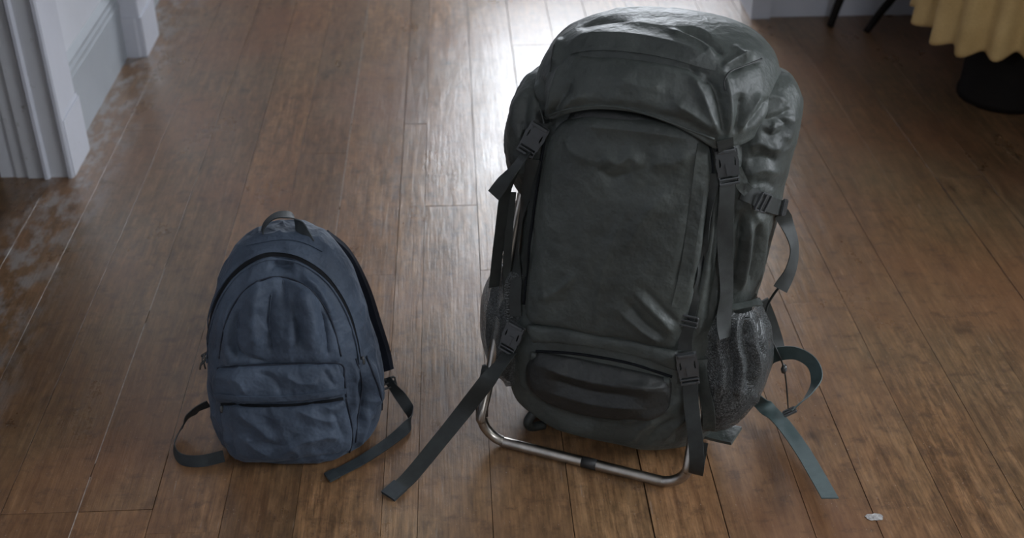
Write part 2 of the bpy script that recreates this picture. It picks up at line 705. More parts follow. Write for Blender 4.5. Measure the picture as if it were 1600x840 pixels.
def patch(rows, ns, nt, trees, height, edge=-0.002, px=6, pt=6, smooth_it=6):
    """cushioned panel sewn on a skin; rows: (left xy, right xy, optional sag) measured in the photo, top to bottom"""
    L = crom(np.array([r[0] for r in rows], float), 10)
    R = crom(np.array([r[1] for r in rows], float), 10)
    sag = crom(np.array([[r[2] if len(r) > 2 else 0.0, 0.0] for r in rows], float), 10)[:, 0]
    tt = np.linspace(0, len(L) - 1, nt)
    G = np.zeros((nt, ns, 3))
    GN = np.zeros((nt, ns, 3))
    for a, t in enumerate(tt):
        i = min(int(t), len(L) - 2)
        f = t - i
        l, r = L[i] * (1 - f) + L[i + 1] * f, R[i] * (1 - f) + R[i + 1] * f
        sg = sag[i] * (1 - f) + sag[i + 1] * f
        for b, s in enumerate(np.linspace(0, 1, ns)):
            q = l * (1 - s) + r * s
            q = q + np.array([0, sg * 4 * s * (1 - s)])
            p, n = cast(q[0], q[1], trees)
            G[a, b], GN[a, b] = p, n
    for _ in range(6):
        H = G.copy()
        H[1:-1, 1:-1] = (G[:-2, 1:-1] + G[2:, 1:-1] + G[1:-1, :-2] + G[1:-1, 2:]) / 4
        G = H if _ < smooth_it else G
        H = GN.copy()
        H[1:-1, 1:-1] = (GN[:-2, 1:-1] + GN[2:, 1:-1] + GN[1:-1, :-2] + GN[1:-1, 2:]) / 4
        GN = H
    GN = unit(GN)
    s = np.linspace(-1, 1, ns)[None, :]
    t = np.linspace(-1, 1, nt)[:, None]
    prof = (1 - np.abs(s) ** px) * (1 - np.abs(t) ** pt)
    D = edge + (height - edge) * np.sqrt(np.clip(prof, 0, 1))
    V = (G + GN * D[..., None]).reshape(-1, 3)
    F = [(i * ns + j, (i + 1) * ns + j, (i + 1) * ns + j + 1, i * ns + j + 1) for i in range(nt - 1) for j in range(ns - 1)]
    return V, F


def buckle(parent, C, along, out, size=1.0, mat=None):
    """side-release buckle: female housing with two side windows, prongs and a ladder bar"""
    mat = mat or M['plastic']
    A = unit(np.array(along, float))
    O = unit(np.array(out, float) - A * (np.array(out) @ A))
    S = np.cross(A, O)
    C = np.array(C, float)

    def to(V):
        V = np.array(V, float) * size
        return C + V[:, 0:1] * S + V[:, 1:2] * A + V[:, 2:3] * O
    w, l, t = 0.0165, 0.029, 0.0045
    # housing: tapered outline, local y runs along the strap
    hb = MB()
    hb.prism([(-w, -l), (w, -l), (w, -l + .009), (w * .62, -l + .012), (w * .55, -.008), (w * .62, -.002), (w, .001), (w * .94, .006), (-w * .94, .006),
              (-w, .001), (-w * .62, -.002), (-w * .55, -.008), (-w * .62, -l + .012), (-w, -l + .009)], 2, -t, t)
    hb.box((-w * .9, -l - .002, -t * .6), (w * .9, -l + .004, t * 1.5))
    V = to(hb.V)
    b = link('buckle', V, hb.F, mat, parent, False)
    bevel(b, 0.0014 * size, 2)
    # insert: base bar, two bowed prongs seen in the side windows, centre spear
    ib = MB()
    for sg in (-1, 1):
        ib.prism([(sg * w * .78, -.019), (sg * w * 1.02, -.017), (sg * w * 1.10, -.010), (sg * w * 1.05, -.001), (sg * w * .84, -.001), (sg * w * .88, -.010)][::sg], 2, -t * .7, t * .8)
    ib.prism([(-.0035, -.006), (.0035, -.006), (.0022, .012), (-.0022, .012)], 2, t * .9, t * 1.35)
    ib.prism([(-w, .0075), (w, .0075), (w, .013), (-w, .013)], 2, -t * .9, t * .9)
    ib.box((-w, .013, -t * .7), (-w * .82, .028, t * .7))
    ib.box((w * .82, .013, -t * .7), (w, .028, t * .7))
    ib.box((-w, .0175, -t * .2), (w, .0205, t * 1.1))
    ib.box((-w, .025, -t * .9), (w, .0295, t * .9))
    i = link('buckle_insert', to(ib.V), ib.F, mat, b, False)
    bevel(i, 0.0008 * size, 2)
    return b


def ladder_lock(name, parent, C, along, out, w=0.014, l=0.009, mat=None):
    A = unit(np.array(along, float))
    O = unit(np.array(out, float) - A * (np.array(out) @ A))
    S = np.cross(A, O)
    m = MB()
    for y in (-l, 0, l):
        m.box((-w, y - .0018, -.002), (w, y + .0018, .003))
    for sg in (-1, 1):
        m.box((sg * w - .0015, -l, -.0015), (sg * w + .0015, l, .002))
    V = np.array(m.V)
    V = np.array(C) + V[:, 0:1] * S + V[:, 1:2] * A + V[:, 2:3] * O
    return bevel(link(name, V, m.F, mat or M['plastic'], parent, False), 0.0007, 1)


# ------------------------------------------------------------------ the room
XL, XR, YB, YF, ZC = -1.052, 3.2, 6.0, -1.4, 2.7

# floor: dark bed with every board laid on it
fl = MB().box((-3.2, YF, -0.06), (XR, YB, -0.022)).build('floor', M['sub'])
tag(fl, 'worn brown varnished floorboards running away from the viewer', kind='structure')
edges = [-0.932, -0.815, -0.682, -0.552, -0.427, -0.301, -0.151, -0.088, 0.042, 0.180, 0.317, 0.444, 0.592, 0.706, 0.840]
e = edges[0]
left = []
while e > -2.4:
    e -= random.uniform(0.120, 0.145)
    left.append(e)
right = []
e = edges[-1]
while e < XR - 0.15:
    e += random.uniform(0.122, 0.145)
    right.append(e)
edges = sorted(left) + edges + right
ends_known = {-0.682: [1.60], 0.042: [2.35], 0.706: [2.18], 0.840: [2.18], -0.815: [1.60]}
GAP = 0.0013
zr = random.Random(3)
for a, b in zip(edges[:-1], edges[1:]):
    cuts = [YF]
    known = ends_known.get(a, [])
    y = YF + zr.uniform(0.5, 5.2)
    while y < YB - 0.6:
        if all(abs(y - k) > 0.5 for k in known):
            cuts.append(y)
        y += zr.uniform(2.6, 4.2)
    cuts = sorted(cuts + known) + [YB]
    for y0, y1 in zip(cuts[:-1], cuts[1:]):
        m = MB()
        g, c = GAP / 2 * zr.choice((.5, .8, 1.1, 1.6)), 0.0003
        x0, x1, ya, yb = a + g, b - g, y0 + g * .6, y1 - g * .6
        z0 = zr.uniform(-0.0008, 0.0004)
        tz = zr.uniform(-0.0006, 0.0006)
        V = []
        for (zz, i) in ((-0.021, 0), (z0 - c, 0), (z0, c)):
            for (xx, yy) in ((x0 + i, ya + i), (x1 - i, ya + i), (x1 - i, yb - i), (x0 + i, yb - i)):
                V.append((xx, yy, zz + (tz if xx > (a + b) / 2 and zz > -0.02 else 0)))
        F = [(8, 9, 10, 11)]
        for k in (0, 4):
            F += [(k + i, k + (i + 1) % 4, k + 4 + (i + 1) % 4, k + 4 + i) for i in range(4)]
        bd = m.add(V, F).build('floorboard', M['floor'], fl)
        # tint per board: paler in the middle of the room, darker towards the right
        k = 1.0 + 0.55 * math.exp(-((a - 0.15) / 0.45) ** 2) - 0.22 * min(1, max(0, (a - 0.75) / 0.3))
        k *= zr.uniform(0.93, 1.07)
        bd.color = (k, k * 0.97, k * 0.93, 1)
for xs, y0, y1 in ((-0.301, 1.9, 4.3), (-1.185, 1.6, 2.8), (-0.682, 1.45, 2.4), (-0.552, 1.75, 2.6)):
    xe = min(edges, key=lambda v: abs(v - xs))
    m = MB()
    y = y0
    while y < y1:
        ln = zr.uniform(0.15, 0.5)
        m.box((xe - GAP * .55, y, -0.004), (xe + GAP * .55, min(y + ln, y1), -0.0008))
        y += ln + zr.uniform(0.01, 0.08)
    m.build('seam_dust', M['dust'], fl)

ce = MB().box((-3.2, YF, ZC), (XR, YB, ZC + 0.1)).build('ceiling', M['ceil'])
tag(ce, 'plain pale ceiling above the room', kind='structure')

DOOR0, DOOR1 = 1.85, 2.84       # doorway in the left wall
w = MB()
w.box((XL - 0.14, YF, -0.02), (XL, DOOR0, ZC)).box((XL - 0.14, DOOR1 + 0.02, -0.02), (XL, YB, ZC)).box((XL - 0.14, DOOR0, 2.05), (XL, DOOR1 + 0.02, ZC))
wl = w.build('wall_left', M['wall'])
tag(wl, 'white painted wall on the left with an open doorway', kind='structure')
w = MB()
w.box((-3.3, YF, -0.02), (-3.2, YB, ZC)).box((-3.2, 3.6, -0.02), (XL - 0.14, 3.7, ZC)).box((-3.2, 0.2, -0.02), (XL - 0.14, 0.3, ZC))
tag(w.build('wall_side', M['wallpaper']), 'walls of the dark side room beyond the doorway', kind='structure')

# far casing of the doorway: stepped face, jamb lining, plinth block
trim = empty('trim_1', (-1.03, 2.84, 0))
tag(trim, 'worn white door casing on a plinth block at the left', kind='structure')
m = MB()
m.prism([(-1.053, 2.862), (-1.053, 3.005), (-1.009, 3.005), (-1.005, 2.999), (-1.005, 2.862), (-1.010, 2.857)][::-1], 2, 0.165, 2.12)
m.build('casing_board', M['paint'], trim)
m = MB()
m.prism([(-1.053, 2.856), (-1.053, 3.016), (-1.004, 3.016), (-1.000, 3.012), (-1.000, 2.856)][::-1], 2, 0, 0.158)
m.prism([(-1.053, 2.858), (-1.053, 3.012), (-1.007, 3.012), (-1.004, 3.008), (-1.004, 2.860)][::-1], 2, 0.158, 0.17)
m.build('plinth_block', M['paint'], trim)
m = MB()   # stepped reveal seen edge-on
m.prism([(-1.062, 2.846), (-1.066, 2.841), (-1.074, 2.841), (-1.078, 2.846), (-1.078, 2.88), (-1.062, 2.88)], 2, 0, 2.1)
m.prism([(-1.002, 2.850), (-1.006, 2.845), (-1.014, 2.845), (-1.018, 2.850), (-1.018, 2.88), (-1.002, 2.88)], 2, 0, 2.1)
m.build('casing_bead', M['paint'], trim)
m = MB().prism([(-1.018, 2.853), (-1.062, 2.853), (-1.062, 2.88), (-1.018, 2.88)], 2, 0, 2.1)
m.build('casing_panel', M['paint_worn'], trim)
m = MB().prism([(-1.078, 2.850), (-1.118, 2.850), (-1.118, 2.88), (-1.078, 2.88)], 2, 0, 2.08)
m.build('door_jamb', M['paint_worn'], trim)
m = MB().prism([(-1.118, 2.856), (-1.150, 2.856), (-1.150, 2.89), (-1.118, 2.89)], 2, 0, 2.08)
m.build('door_stop', M['paint_worn'], trim)

trim2 = empty('trim_2', (-1.0, 3.6, 0))
tag(trim2, 'white pilaster with plinth further along the left wall', kind='structure')
m = MB().prism([(-1.053, 3.655), (-0.984, 3.655), (-0.980, 3.66), (-0.980, 3.83), (-1.053, 3.83)], 2, 0.13, 2.2)
m.build('casing_board', M['paint'], trim2)
m = MB().prism([(-1.053, 3.648), (-0.998, 3.648), (-0.992, 3.652), (-0.978, 3.652), (-0.974, 3.656), (-0.974, 3.84), (-1.053, 3.84)], 2, 0, 0.13)
m.build('plinth_block', M['paint'], trim2)


def baseboard(name, label, y0, y1, hgt=0.175):
    o = empty(name, (XL, (y0 + y1) / 2, 0))
    tag(o, label, kind='structure')
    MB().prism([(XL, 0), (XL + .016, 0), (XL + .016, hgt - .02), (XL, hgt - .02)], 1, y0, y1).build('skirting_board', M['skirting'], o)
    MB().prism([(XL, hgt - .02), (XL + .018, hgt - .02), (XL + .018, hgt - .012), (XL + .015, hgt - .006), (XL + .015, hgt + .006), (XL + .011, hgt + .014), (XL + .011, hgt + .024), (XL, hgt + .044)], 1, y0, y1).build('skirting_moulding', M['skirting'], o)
    return o


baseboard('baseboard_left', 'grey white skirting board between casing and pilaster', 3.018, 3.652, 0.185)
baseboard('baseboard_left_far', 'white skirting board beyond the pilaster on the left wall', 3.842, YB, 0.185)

# back wall right of the wide opening
WB = 3.915
bw = MB().box((1.04, WB, -0.02), (XR, WB + 0.12, ZC)).box((XL, WB, 2.35), (1.04, WB + 0.12, ZC)).build('wall_back', M['wall'])
tag(bw, 'pale wall at the back right behind the table', kind='structure')
bb = empty('baseboard_back', (2.0, WB, 0))
tag(bb, 'pale skirting board along the back wall behind chair', kind='structure')
MB().prism([(WB, 0), (WB - .016, 0), (WB - .016, .15), (WB - .008, .17), (WB, .17)], 0, 1.06, XR).build('skirting_board', M['paint'], bb)
t3 = empty('trim_3', (1.03, WB, 0))
tag(t3, 'cream painted end post of the back wall opening', kind='structure')
MB().prism([(1.00, WB - .03), (1.065, WB - .03), (1.065, WB + .15), (1.00, WB + .15)], 2, 0, 2.35).build('casing_board', bpy.data.materials['white_gloss_paint'], t3)

rw = MB()
y0, y1, z0, z1, xr = WIN_RIGHT
rw.box((XR, YF, -0.02), (XR + .12, y0, ZC)).box((XR, y1, -0.02), (XR + .12, YB, ZC)).box((XR, y0, -0.02), (XR + .12, y1, z0)).box((XR, y0, z1), (XR + .12, y1, ZC))
rw.box((2.05, 1.98, -0.02), (XR, 2.14, ZC))  # pier out of view, added to keep light off the back right
tag(rw.build('wall_right', M['wall']), 'pale wall at the right with a window and an unseen pier added to shade the back right', kind='structure')
x0, x1, z0, z1, yw = WIN_BACK
fw_ = MB()
fw_.box((-3.2, YB, -0.02), (x0, YB + .12, ZC)).box((x1, YB, -0.02), (XR, YB + .12, ZC)).box((x0, YB, -0.02), (x1, YB + .12, z0)).box((x0, YB, z1), (x1, YB + .12, ZC))
tag(fw_.build('wall_far', M['wall']), 'far wall of the next room with a bright window', kind='structure')
f0, f1, g0, g1, _ = FILL_OPENING
wf = MB().box((-3.2, YF - .1, -0.02), (f0, YF, ZC)).box((f1, YF - .1, -0.02), (XR, YF, ZC)).box((f0, YF - .1, -0.02), (f1, YF, g0)).box((f0, YF - .1, g1), (f1, YF, ZC))
tag(wf.build('wall_front', M['wallpaper']), 'wall behind the viewer', kind='structure')


def window(name, label, P, U, w, h):
    """sash frame: P lower corner, U horizontal direction"""
    o = empty(name, P)
    tag(o, label, kind='structure')
    t = .045

    def bar(a0, a1, b0, b1, nm):
        m = MB().box((a0, -.03, b0), (a1, .03, b1))
        V = np.array(m.V)
        D = np.array([-U[1], U[0], 0])
        W = np.array(P) + V[:, 0:1] * np.array(U) + V[:, 1:2] * D + V[:, 2:3] * np.array([0, 0, 1])
        link(nm, W, m.F, M['paint'], o, False)
    bar(0, t, 0, h, 'window_stile')
    bar(w - t, w, 0, h, 'window_stile')
    bar(0, w, 0, t, 'window_rail')
    bar(0, w, h - t, h, 'window_rail')
    bar(w / 2 - .014, w / 2 + .014, t, h - t, 'window_bar')
    return o


window('window_1', 'white sash window of the far room', (x0, YB + .07, z0), (1, 0, 0), x1 - x0, z1 - z0)
window('window_2', 'white sash window in the right wall', (XR + .07, WIN_RIGHT[0], WIN_RIGHT[2]), (0, 1, 0), WIN_RIGHT[1] - WIN_RIGHT[0], WIN_RIGHT[3] - WIN_RIGHT[2])

window('fill_window', 'unseen white sash window added behind the viewer to light the pack fronts', (f0, YF - .07, g0), (1, 0, 0), f1 - f0, g1 - g0)

# ------------------------------------------------------------------ hiking backpack
A = math.radians(23.4)
PO = np.array([0.21, 1.69, 0.0])
PX = np.array([math.cos(A), -math.sin(A), 0.0])
PY = np.array([math.sin(A), math.cos(A), 0.0])


def L2W(V):
    V = np.asarray(V, float)
    return PO + V[..., 0:1] * PX + V[..., 1:2] * PY + V[..., 2:3] * np.array([0, 0, 1.0])


def pl(x, y, z):
    return L2W(np.array([x, y, z]))


def on_plane(px, py, yl):
    """photo measurement on the upright plane yl behind the frame bar"""
    d = ray(px, py)
    p = PO + PY * yl
    return EYE + d * (((p - EYE) @ PY) / (d @ PY))


pack = empty('hiking_backpack', pl(0.03, 0.14, 0))
tag(pack, 'large dark grey-green hiking backpack standing on a bent steel frame', 'backpack')


def wr_nylon(amp, sc, seed, stretch=(1, 1, 0.55)):
    st = np.array(stretch)

    def f(V, Nn):
        Q = V * st * sc
        warp = np.stack([vnoise(Q * .7, seed + 5), vnoise(Q * .7 + 9, seed + 6), vnoise(Q * .7 + 21, seed + 7)], 1)
        r = ridged(Q + warp * 0.8, seed)
        return amp * (np.clip(r, -0.4, 1) ** 2 * 1.0 - 0.35) + amp * 0.8 * fbm(V * sc * .5, 2, seed + 3)
    return f


body_rows = [
    (0.030, -0.06, 0.12, 0.08, 0.18, 2.2),
    (0.033, -0.13, 0.185, 0.030, 0.23, 2.4),
    (0.062, -0.165, 0.212, 0.010, 0.25, 2.6),
    (0.120, -0.182, 0.226, 0.004, 0.265, 2.8),
    (0.200, -0.184, 0.232, 0.014, 0.275, 2.9),
    (0.290, -0.178, 0.235, 0.034, 0.285, 2.9),
    (0.400, -0.170, 0.236, 0.055, 0.300, 2.8),
    (0.520, -0.162, 0.240, 0.078, 0.320, 2.7),
    (0.620, -0.152, 0.236, 0.098, 0.330, 2.6),
    (0.675, -0.130, 0.215, 0.120, 0.325, 2.4),
    (0.705, -0.070, 0.150, 0.165, 0.295, 2.2),
    (0.712, 0.0, 0.08, 0.20, 0.26, 2.0)]


def slump(q):
    q = q.copy()
    q[:, 2] -= 0.026 * smoothstep(q[:, 1], 0.04, 0.17) * (1 - smoothstep(q[:, 2], 0.05, 0.18))
    return L2W(q)


bV, bF = loft(body_rows, 300, 200, slump)
body_strokes = [
    # gathered gusset between the front panel and the right strap
    ([(1118, 290), (1110, 380), (1092, 470), (1078, 540)], 0.006, 6), ([(1108, 290), (1100, 380), (1082, 470)], -0.006, 5),
    ([(1128, 330), (1120, 420), (1105, 500)], -0.006, 5), ([(1112, 400), (1098, 470), (1090, 530)], 0.004, 5),
    ([(1098, 330), (1086, 420), (1074, 480)], 0.004, 5),
    # long folds down the right side
    ([(1160, 330), (1150, 400), (1140, 470)], -0.010, 8), ([(1176, 340), (1168, 400), (1158, 462)], 0.009, 8),
    ([(1194, 345), (1184, 400), (1172, 462)], -0.009, 7), ([(1208, 340), (1198, 400), (1186, 455)], 0.007, 7),
    # folds at the bottom corner
    ([(960, 668), (1000, 650), (1040, 638), (1065, 620)], 0.007, 8), ([(985, 690), (1003, 668), (1030, 655)], 0.006, 6),
    ([(1010, 690), (1030, 670), (1060, 655)], -0.006, 6), ([(1035, 690), (1055, 668), (1075, 650)], 0.005, 6),
    ([(820, 610), (860, 640), (930, 660), (1000, 665)], -0.006, 9), ([(800, 600), (830, 640), (900, 672), (980, 690)], 0.004, 9),
    ([(1098, 600), (1106, 640), (1104, 680)], 0.008, 8), ([(1112, 610), (1116, 650), (1110, 680)], -0.006, 6)]
bV = sculpt(bV, bF, body_strokes, wr_nylon(0.0035, 9, 1))
main_body = link('main_body', bV, bF, M['olive'], pack)
T_body = bvh(bV, bF)

# side pockets (upper pods)
podR_rows = [(0.24, 0.185, 0.215, 0.15, 0.20, 2.0), (0.25, 0.15, 0.240, 0.12, 0.24, 2.2), (0.32, 0.13, 0.256, 0.105, 0.28, 2.4), (0.44, 0.12, 0.268, 0.11, 0.31, 2.4), (0.54, 0.12, 0.276, 0.125, 0.32, 2.4),
             (0.60, 0.12, 0.282, 0.135, 0.32, 2.4), (0.655, 0.13, 0.282, 0.15, 0.31, 2.3), (0.695, 0.15, 0.262, 0.175, 0.29, 2.1), (0.708, 0.185, 0.225, 0.21, 0.25, 2.0)]
V, F = loft(podR_rows, 180, 170, L2W)
pod_strokes = [([(1178, 178), (1200, 186), (1222, 178), (1236, 170)], -0.0056, 7), ([(1190, 200), (1205, 212), (1222, 206), (1228, 192), (1210, 184)], -0.0062, 6),
               ([(1205, 198), (1212, 200)], 0.0050, 9), ([(1165, 230), (1185, 222), (1205, 232), (1222, 228)], 0.0056, 8), ([(1168, 250), (1190, 246), (1215, 252)], -0.0056, 8),
               ([(1165, 275), (1190, 265), (1218, 270)], 0.0050, 8), ([(1180, 150), (1205, 150), (1232, 160)], 0.0043, 8), ([(1175, 290), (1195, 285), (1215, 295)], -0.0043, 6),
               ([(1158, 330), (1152, 390), (1142, 450)], -0.008, 6), ([(1172, 335), (1168, 395), (1156, 455)], 0.008, 6), ([(1186, 340), (1180, 395), (1170, 450)], -0.008, 5),
               ([(1198, 340), (1192, 395), (1182, 445)], 0.007, 5), ([(1208, 338), (1202, 380), (1192, 430)], -0.005, 4), ([(1165, 300), (1180, 335), (1192, 350)], 0.006, 6),
               ([(1240, 175), (1238, 205), (1228, 222)], 0.0037, 7)]
V = sculpt(V, F, pod_strokes, wr_nylon(0.0028, 11, 21, (1, 1, 1)))
link('side_pocket', V, F, M['olive'], pack)
T_podR = bvh(V, F)
podL_rows = [(0.43, -0.16, -0.13, 0.18, 0.24, 2.0), (0.45, -0.19, -0.10, 0.14, 0.27, 2.2), (0.51, -0.212, -0.09, 0.115, 0.30, 2.4), (0.58, -0.216, -0.09, 0.12, 0.31, 2.4),
             (0.63, -0.200, -0.09, 0.135, 0.30, 2.3), (0.665, -0.175, -0.10, 0.16, 0.28, 2.1), (0.675, -0.14, -0.11, 0.20, 0.25, 2.0)]
V, F = loft(podL_rows, 140, 100, L2W)
V = sculpt(V, F, [([(812, 150), (806, 190), (812, 225)], 0.006, 7), ([(822, 150), (818, 190), (824, 225)], -0.006, 6)], wr_nylon(0.005, 15, 31, (1, 1, 1)))
link('side_pocket', V, F, M['olive'], pack)
T_podL = bvh(V, F)

# front panel pocket
fp_rows = [((905, 176), (1085, 196), -6), ((868, 200), (1108, 222), -4), ((848, 262), (1112, 290)), ((836, 340), (1102, 370)), ((826, 420), (1088, 450)), ((820, 480), (1070, 515), 2), ((828, 506), (1056, 548), 0)]
V, F = patch(fp_rows, 130, 150, [T_body], 0.016, -0.004, 8, 10)
fp_strokes = [([(990, 455), (1025, 490), (1052, 520)], 0.006, 7), ([(1005, 450), (1040, 488), (1060, 505)], -0.005, 6), ([(975, 470), (1005, 505), (1040, 530)], -0.005, 7),
              ([(965, 485), (1000, 515), (1030, 535)], 0.004, 6),
              ([(940, 240), (965, 255), (985, 245), (1005, 262)], 0.006, 12), ([(930, 262), (955, 278), (985, 270)], -0.005, 10),
              ([(880, 215), (900, 240), (930, 255)], 0.004, 10), ([(1080, 240), (1050, 255), (1015, 255)], 0.005, 12),
              ([(1040, 300), (1000, 350), (975, 400)], 0.004, 16), ([(1085, 300), (1072, 380), (1056, 460)], -0.004, 8), ([(840, 470), (870, 455), (900, 430)], 0.004, 8),
              ([(900, 195), (1000, 205), (1085, 218)], 0.004, 9)]
V = sculpt(V, F, fp_strokes, wr_nylon(0.0026, 8, 41))
front_panel = link('front_panel', V, F, M['olive'], pack)
T_fp = bvh(V, F)
cord_on('panel_zip', [(852, 215), (842, 280), (832, 350), (824, 420), (819, 475)], 0.0028, M['zip'], front_panel, [T_body, T_fp], 0.001)
cord_on('panel_zip', [(1108, 215), (1114, 290), (1104, 370), (1090, 450), (1068, 530)], 0.0028, M['zip'], front_panel, [T_body, T_fp], 0.001)
strap_on('panel_facing', [(1098, 225), (1094, 262), (1086, 330), (1074, 410), (1058, 480)], 0.020, M['olive'], front_panel, [T_body, T_fp], 0.001, 0.0015)

# bottom compartment with storm flap
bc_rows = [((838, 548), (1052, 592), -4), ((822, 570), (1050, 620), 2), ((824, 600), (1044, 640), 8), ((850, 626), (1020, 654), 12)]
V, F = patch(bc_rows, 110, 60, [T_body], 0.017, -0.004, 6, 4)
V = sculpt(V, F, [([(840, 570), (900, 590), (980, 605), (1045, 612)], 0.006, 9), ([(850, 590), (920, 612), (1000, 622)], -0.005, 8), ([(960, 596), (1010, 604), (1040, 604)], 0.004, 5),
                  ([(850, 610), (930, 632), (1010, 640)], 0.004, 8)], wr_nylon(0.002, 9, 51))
bc = link('bottom_compartment', V, F, M['olive_dark'], pack)  # darker nylon puts the shade low on the pack into its colour
T_bc = bvh(V, F)
sf_rows = [((826, 505), (1060, 546), -3), ((828, 515), (1061, 558), -5), ((832, 526), (1061, 570), -8), ((834, 535), (1060, 580), -14)]
V, F = patch(sf_rows, 110, 26, [T_body, T_bc], 0.013, 0.002, 30, 3)
V = sculpt(V, F, [([(850, 512), (940, 520), (1040, 545)], 0.003, 7)], wr_nylon(0.0012, 12, 61))
link('storm_flap', V, F, M['olive'], pack)
T_sf = bvh(V, F)
cord_on('bottom_zip', [(838, 548), (900, 552), (980, 566), (1050, 588)], 0.0025, M['zip'], bc, [T_body, T_bc], 0.001)
for (x, y) in ((836, 550), (1042, 588)):
    p, n = cast(x, y, [T_body, T_bc, T_sf], 0.003)
    t = unit(np.array([0.1, 0, -1.0]))
    V, F = ribbon(np.array([p, p + t * .012 + n * .004, p + t * .026 + n * .002]), np.tile(np.cross(t, n), (3, 1)), 0.011, 0.004)
    link('zip_pull', V, F, M['olive'], bc)

# lid
LZ = 0.0
lid_cx, lid_cy, lid_a, lid_b = 0.042, 0.212, 0.203, 0.150


def lid_mesh(nu=320, nv=150):
    th = np.linspace(0, 2 * math.pi, nu, endpoint=False)
    c, s = np.cos(th), np.sin(th)
    n = 2.7
    ux, uy = np.sign(c) * np.abs(c) ** (2 / n), np.sign(s) * np.abs(s) ** (2 / n)
    # lower hem: arch over the front panel, low at the front corners, rising to the back
    f = np.clip(-uy, 0, 1)
    zb = np.where(uy < 0, 0.628 + 0.050 * np.clip(1 - (np.abs(ux + 0.05) / 0.72) ** 2.2, 0, 1) * smoothstep(f, 0.5, 0.95), 0.628)
    zb = zb + 0.045 * smoothstep(uy, -0.7, 0.2) * (ux > 0) + 0.012 * smoothstep(uy, -0.7, 0.2) * (ux <= 0)
    V = []
    for k, v in enumerate(np.linspace(0, 1, nv)):
        ph = v * math.pi / 2 * 0.995
        sc = math.cos(ph) ** (2 / 2.5)
        h = math.sin(ph) ** (2 / 2.5)
        x = lid_cx + lid_a * ux * sc
        # front wall leans back towards the top ridge, hem slightly tucked in
        y = lid_cy + lid_b * uy * sc + 0.030 * h * (uy < 0) * np.abs(uy) * sc
        zt = 0.786 + 0.045 * (x - lid_cx) - 0.10 * np.clip(y - 0.24, 0, 1)
        tuck = 1 - 0.05 * math.exp(-(v / 0.05) ** 2)
        x = lid_cx + (x - lid_cx) * tuck
        y = lid_cy + (y - lid_cy) * tuck
        z = zb + (zt - zb) * h
        V.append(np.stack([x, y, z], 1))
    V = np.vstack(V)
    F = []
    for i in range(nv - 1):
        for j in range(nu):
            k = (j + 1) % nu
            F.append((i * nu + j, i * nu + k, (i + 1) * nu + k, (i + 1) * nu + j))
    nn = len(V)
    V = np.vstack([V, V[-nu:].mean(0)])
    F += [(nn, nn - nu + j, nn - nu + (j + 1) % nu) for j in range(nu)]
    return L2W(V), F


V, F = lid_mesh()
lid_strokes = [
    ([(1126, 212), (1110, 180), (1096, 145), (1078, 112)], 0.007, 8), ([(1132, 212), (1128, 180), (1118, 140), (1100, 108)], -0.007, 7),
    ([(1138, 214), (1142, 180), (1138, 140), (1130, 112)], 0.008, 8), ([(1148, 210), (1156, 180), (1158, 145)], -0.008, 7),
    ([(1154, 208), (1172, 175), (1188, 145)], 0.008, 7), ([(1162, 205), (1186, 176), (1204, 152)], -0.007, 6),
    ([(1118, 205), (1085, 180), (1050, 160)], 0.005, 9), ([(1112, 214), (1070, 192), (1030, 180)], -0.003, 7),
    ([(850, 182), (848, 150), (846, 118)], -0.005, 6), ([(856, 184), (864, 150), (872, 118), (880, 100)], 0.007, 7), ([(862, 184), (876, 155), (890, 130)], -0.006, 6),
    ([(868, 184), (890, 160), (915, 145)], 0.005, 8), ([(842, 178), (838, 150), (838, 125)], 0.005, 6),
    # top: rolled ridge above the zip and shallow valleys
    ([(880, 70), (930, 58), (990, 58), (1060, 72), (1120, 98)], 0.009, 13), ([(890, 86), (960, 86), (1040, 98), (1125, 118)], -0.005, 8),
    ([(1040, 45), (1085, 62), (1118, 88)], 0.006, 8), ([(1055, 40), (1100, 60), (1132, 88)], -0.006, 7), ([(1128, 106), (1150, 92), (1178, 82)], 0.006, 6),
    ([(1136, 116), (1160, 102), (1190, 95)], -0.006, 6), ([(1145, 70), (1160, 85), (1168, 98)], 0.005, 6), ([(880, 60), (870, 80), (866, 100)], 0.006, 7),
    ([(900, 46), (940, 36), (990, 32)], -0.004, 8), ([(960, 120), (1000, 135), (1040, 132)], 0.004, 14), ([(1080, 105), (1095, 118), (1110, 130)], -0.006, 6)]
V = sculpt(V, F, lid_strokes, wr_nylon(0.003, 8, 71))
lid = link('lid', V, F, M['olive'], pack)
sol = lid.modifiers.new('cloth', 'SOLIDIFY')
sol.thickness = 0.003
T_lid = bvh(V, F)
strap_on('zip_flap', [(893, 82), (925, 76), (965, 77), (1010, 82), (1060, 92), (1118, 108)], 0.007, M['olive'], lid, [T_lid], 0.0025, 0.002, 3)
cord_on('lid_seam', [(1190, 92), (1160, 104), (1140, 112), (1132, 128), (1134, 142)], 0.0014, M['olive_dark'], lid, [T_lid], 0.0005)
cord_on('lid_seam', [(866, 70), (862, 92), (860, 112)], 0.0014, M['olive_dark'], lid, [T_lid], 0.0005)
cord_on('lid_hem', [(850, 184), (880, 172), (920, 166), (965, 167), (1010, 178), (1060, 196), (1116, 217)], 0.0022, M['olive'], lid, [T_lid], 0.0)

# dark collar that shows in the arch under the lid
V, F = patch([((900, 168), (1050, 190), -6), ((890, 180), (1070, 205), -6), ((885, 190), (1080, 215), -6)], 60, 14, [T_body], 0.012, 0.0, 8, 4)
link('collar', V, F, M['olive_dark'], pack)

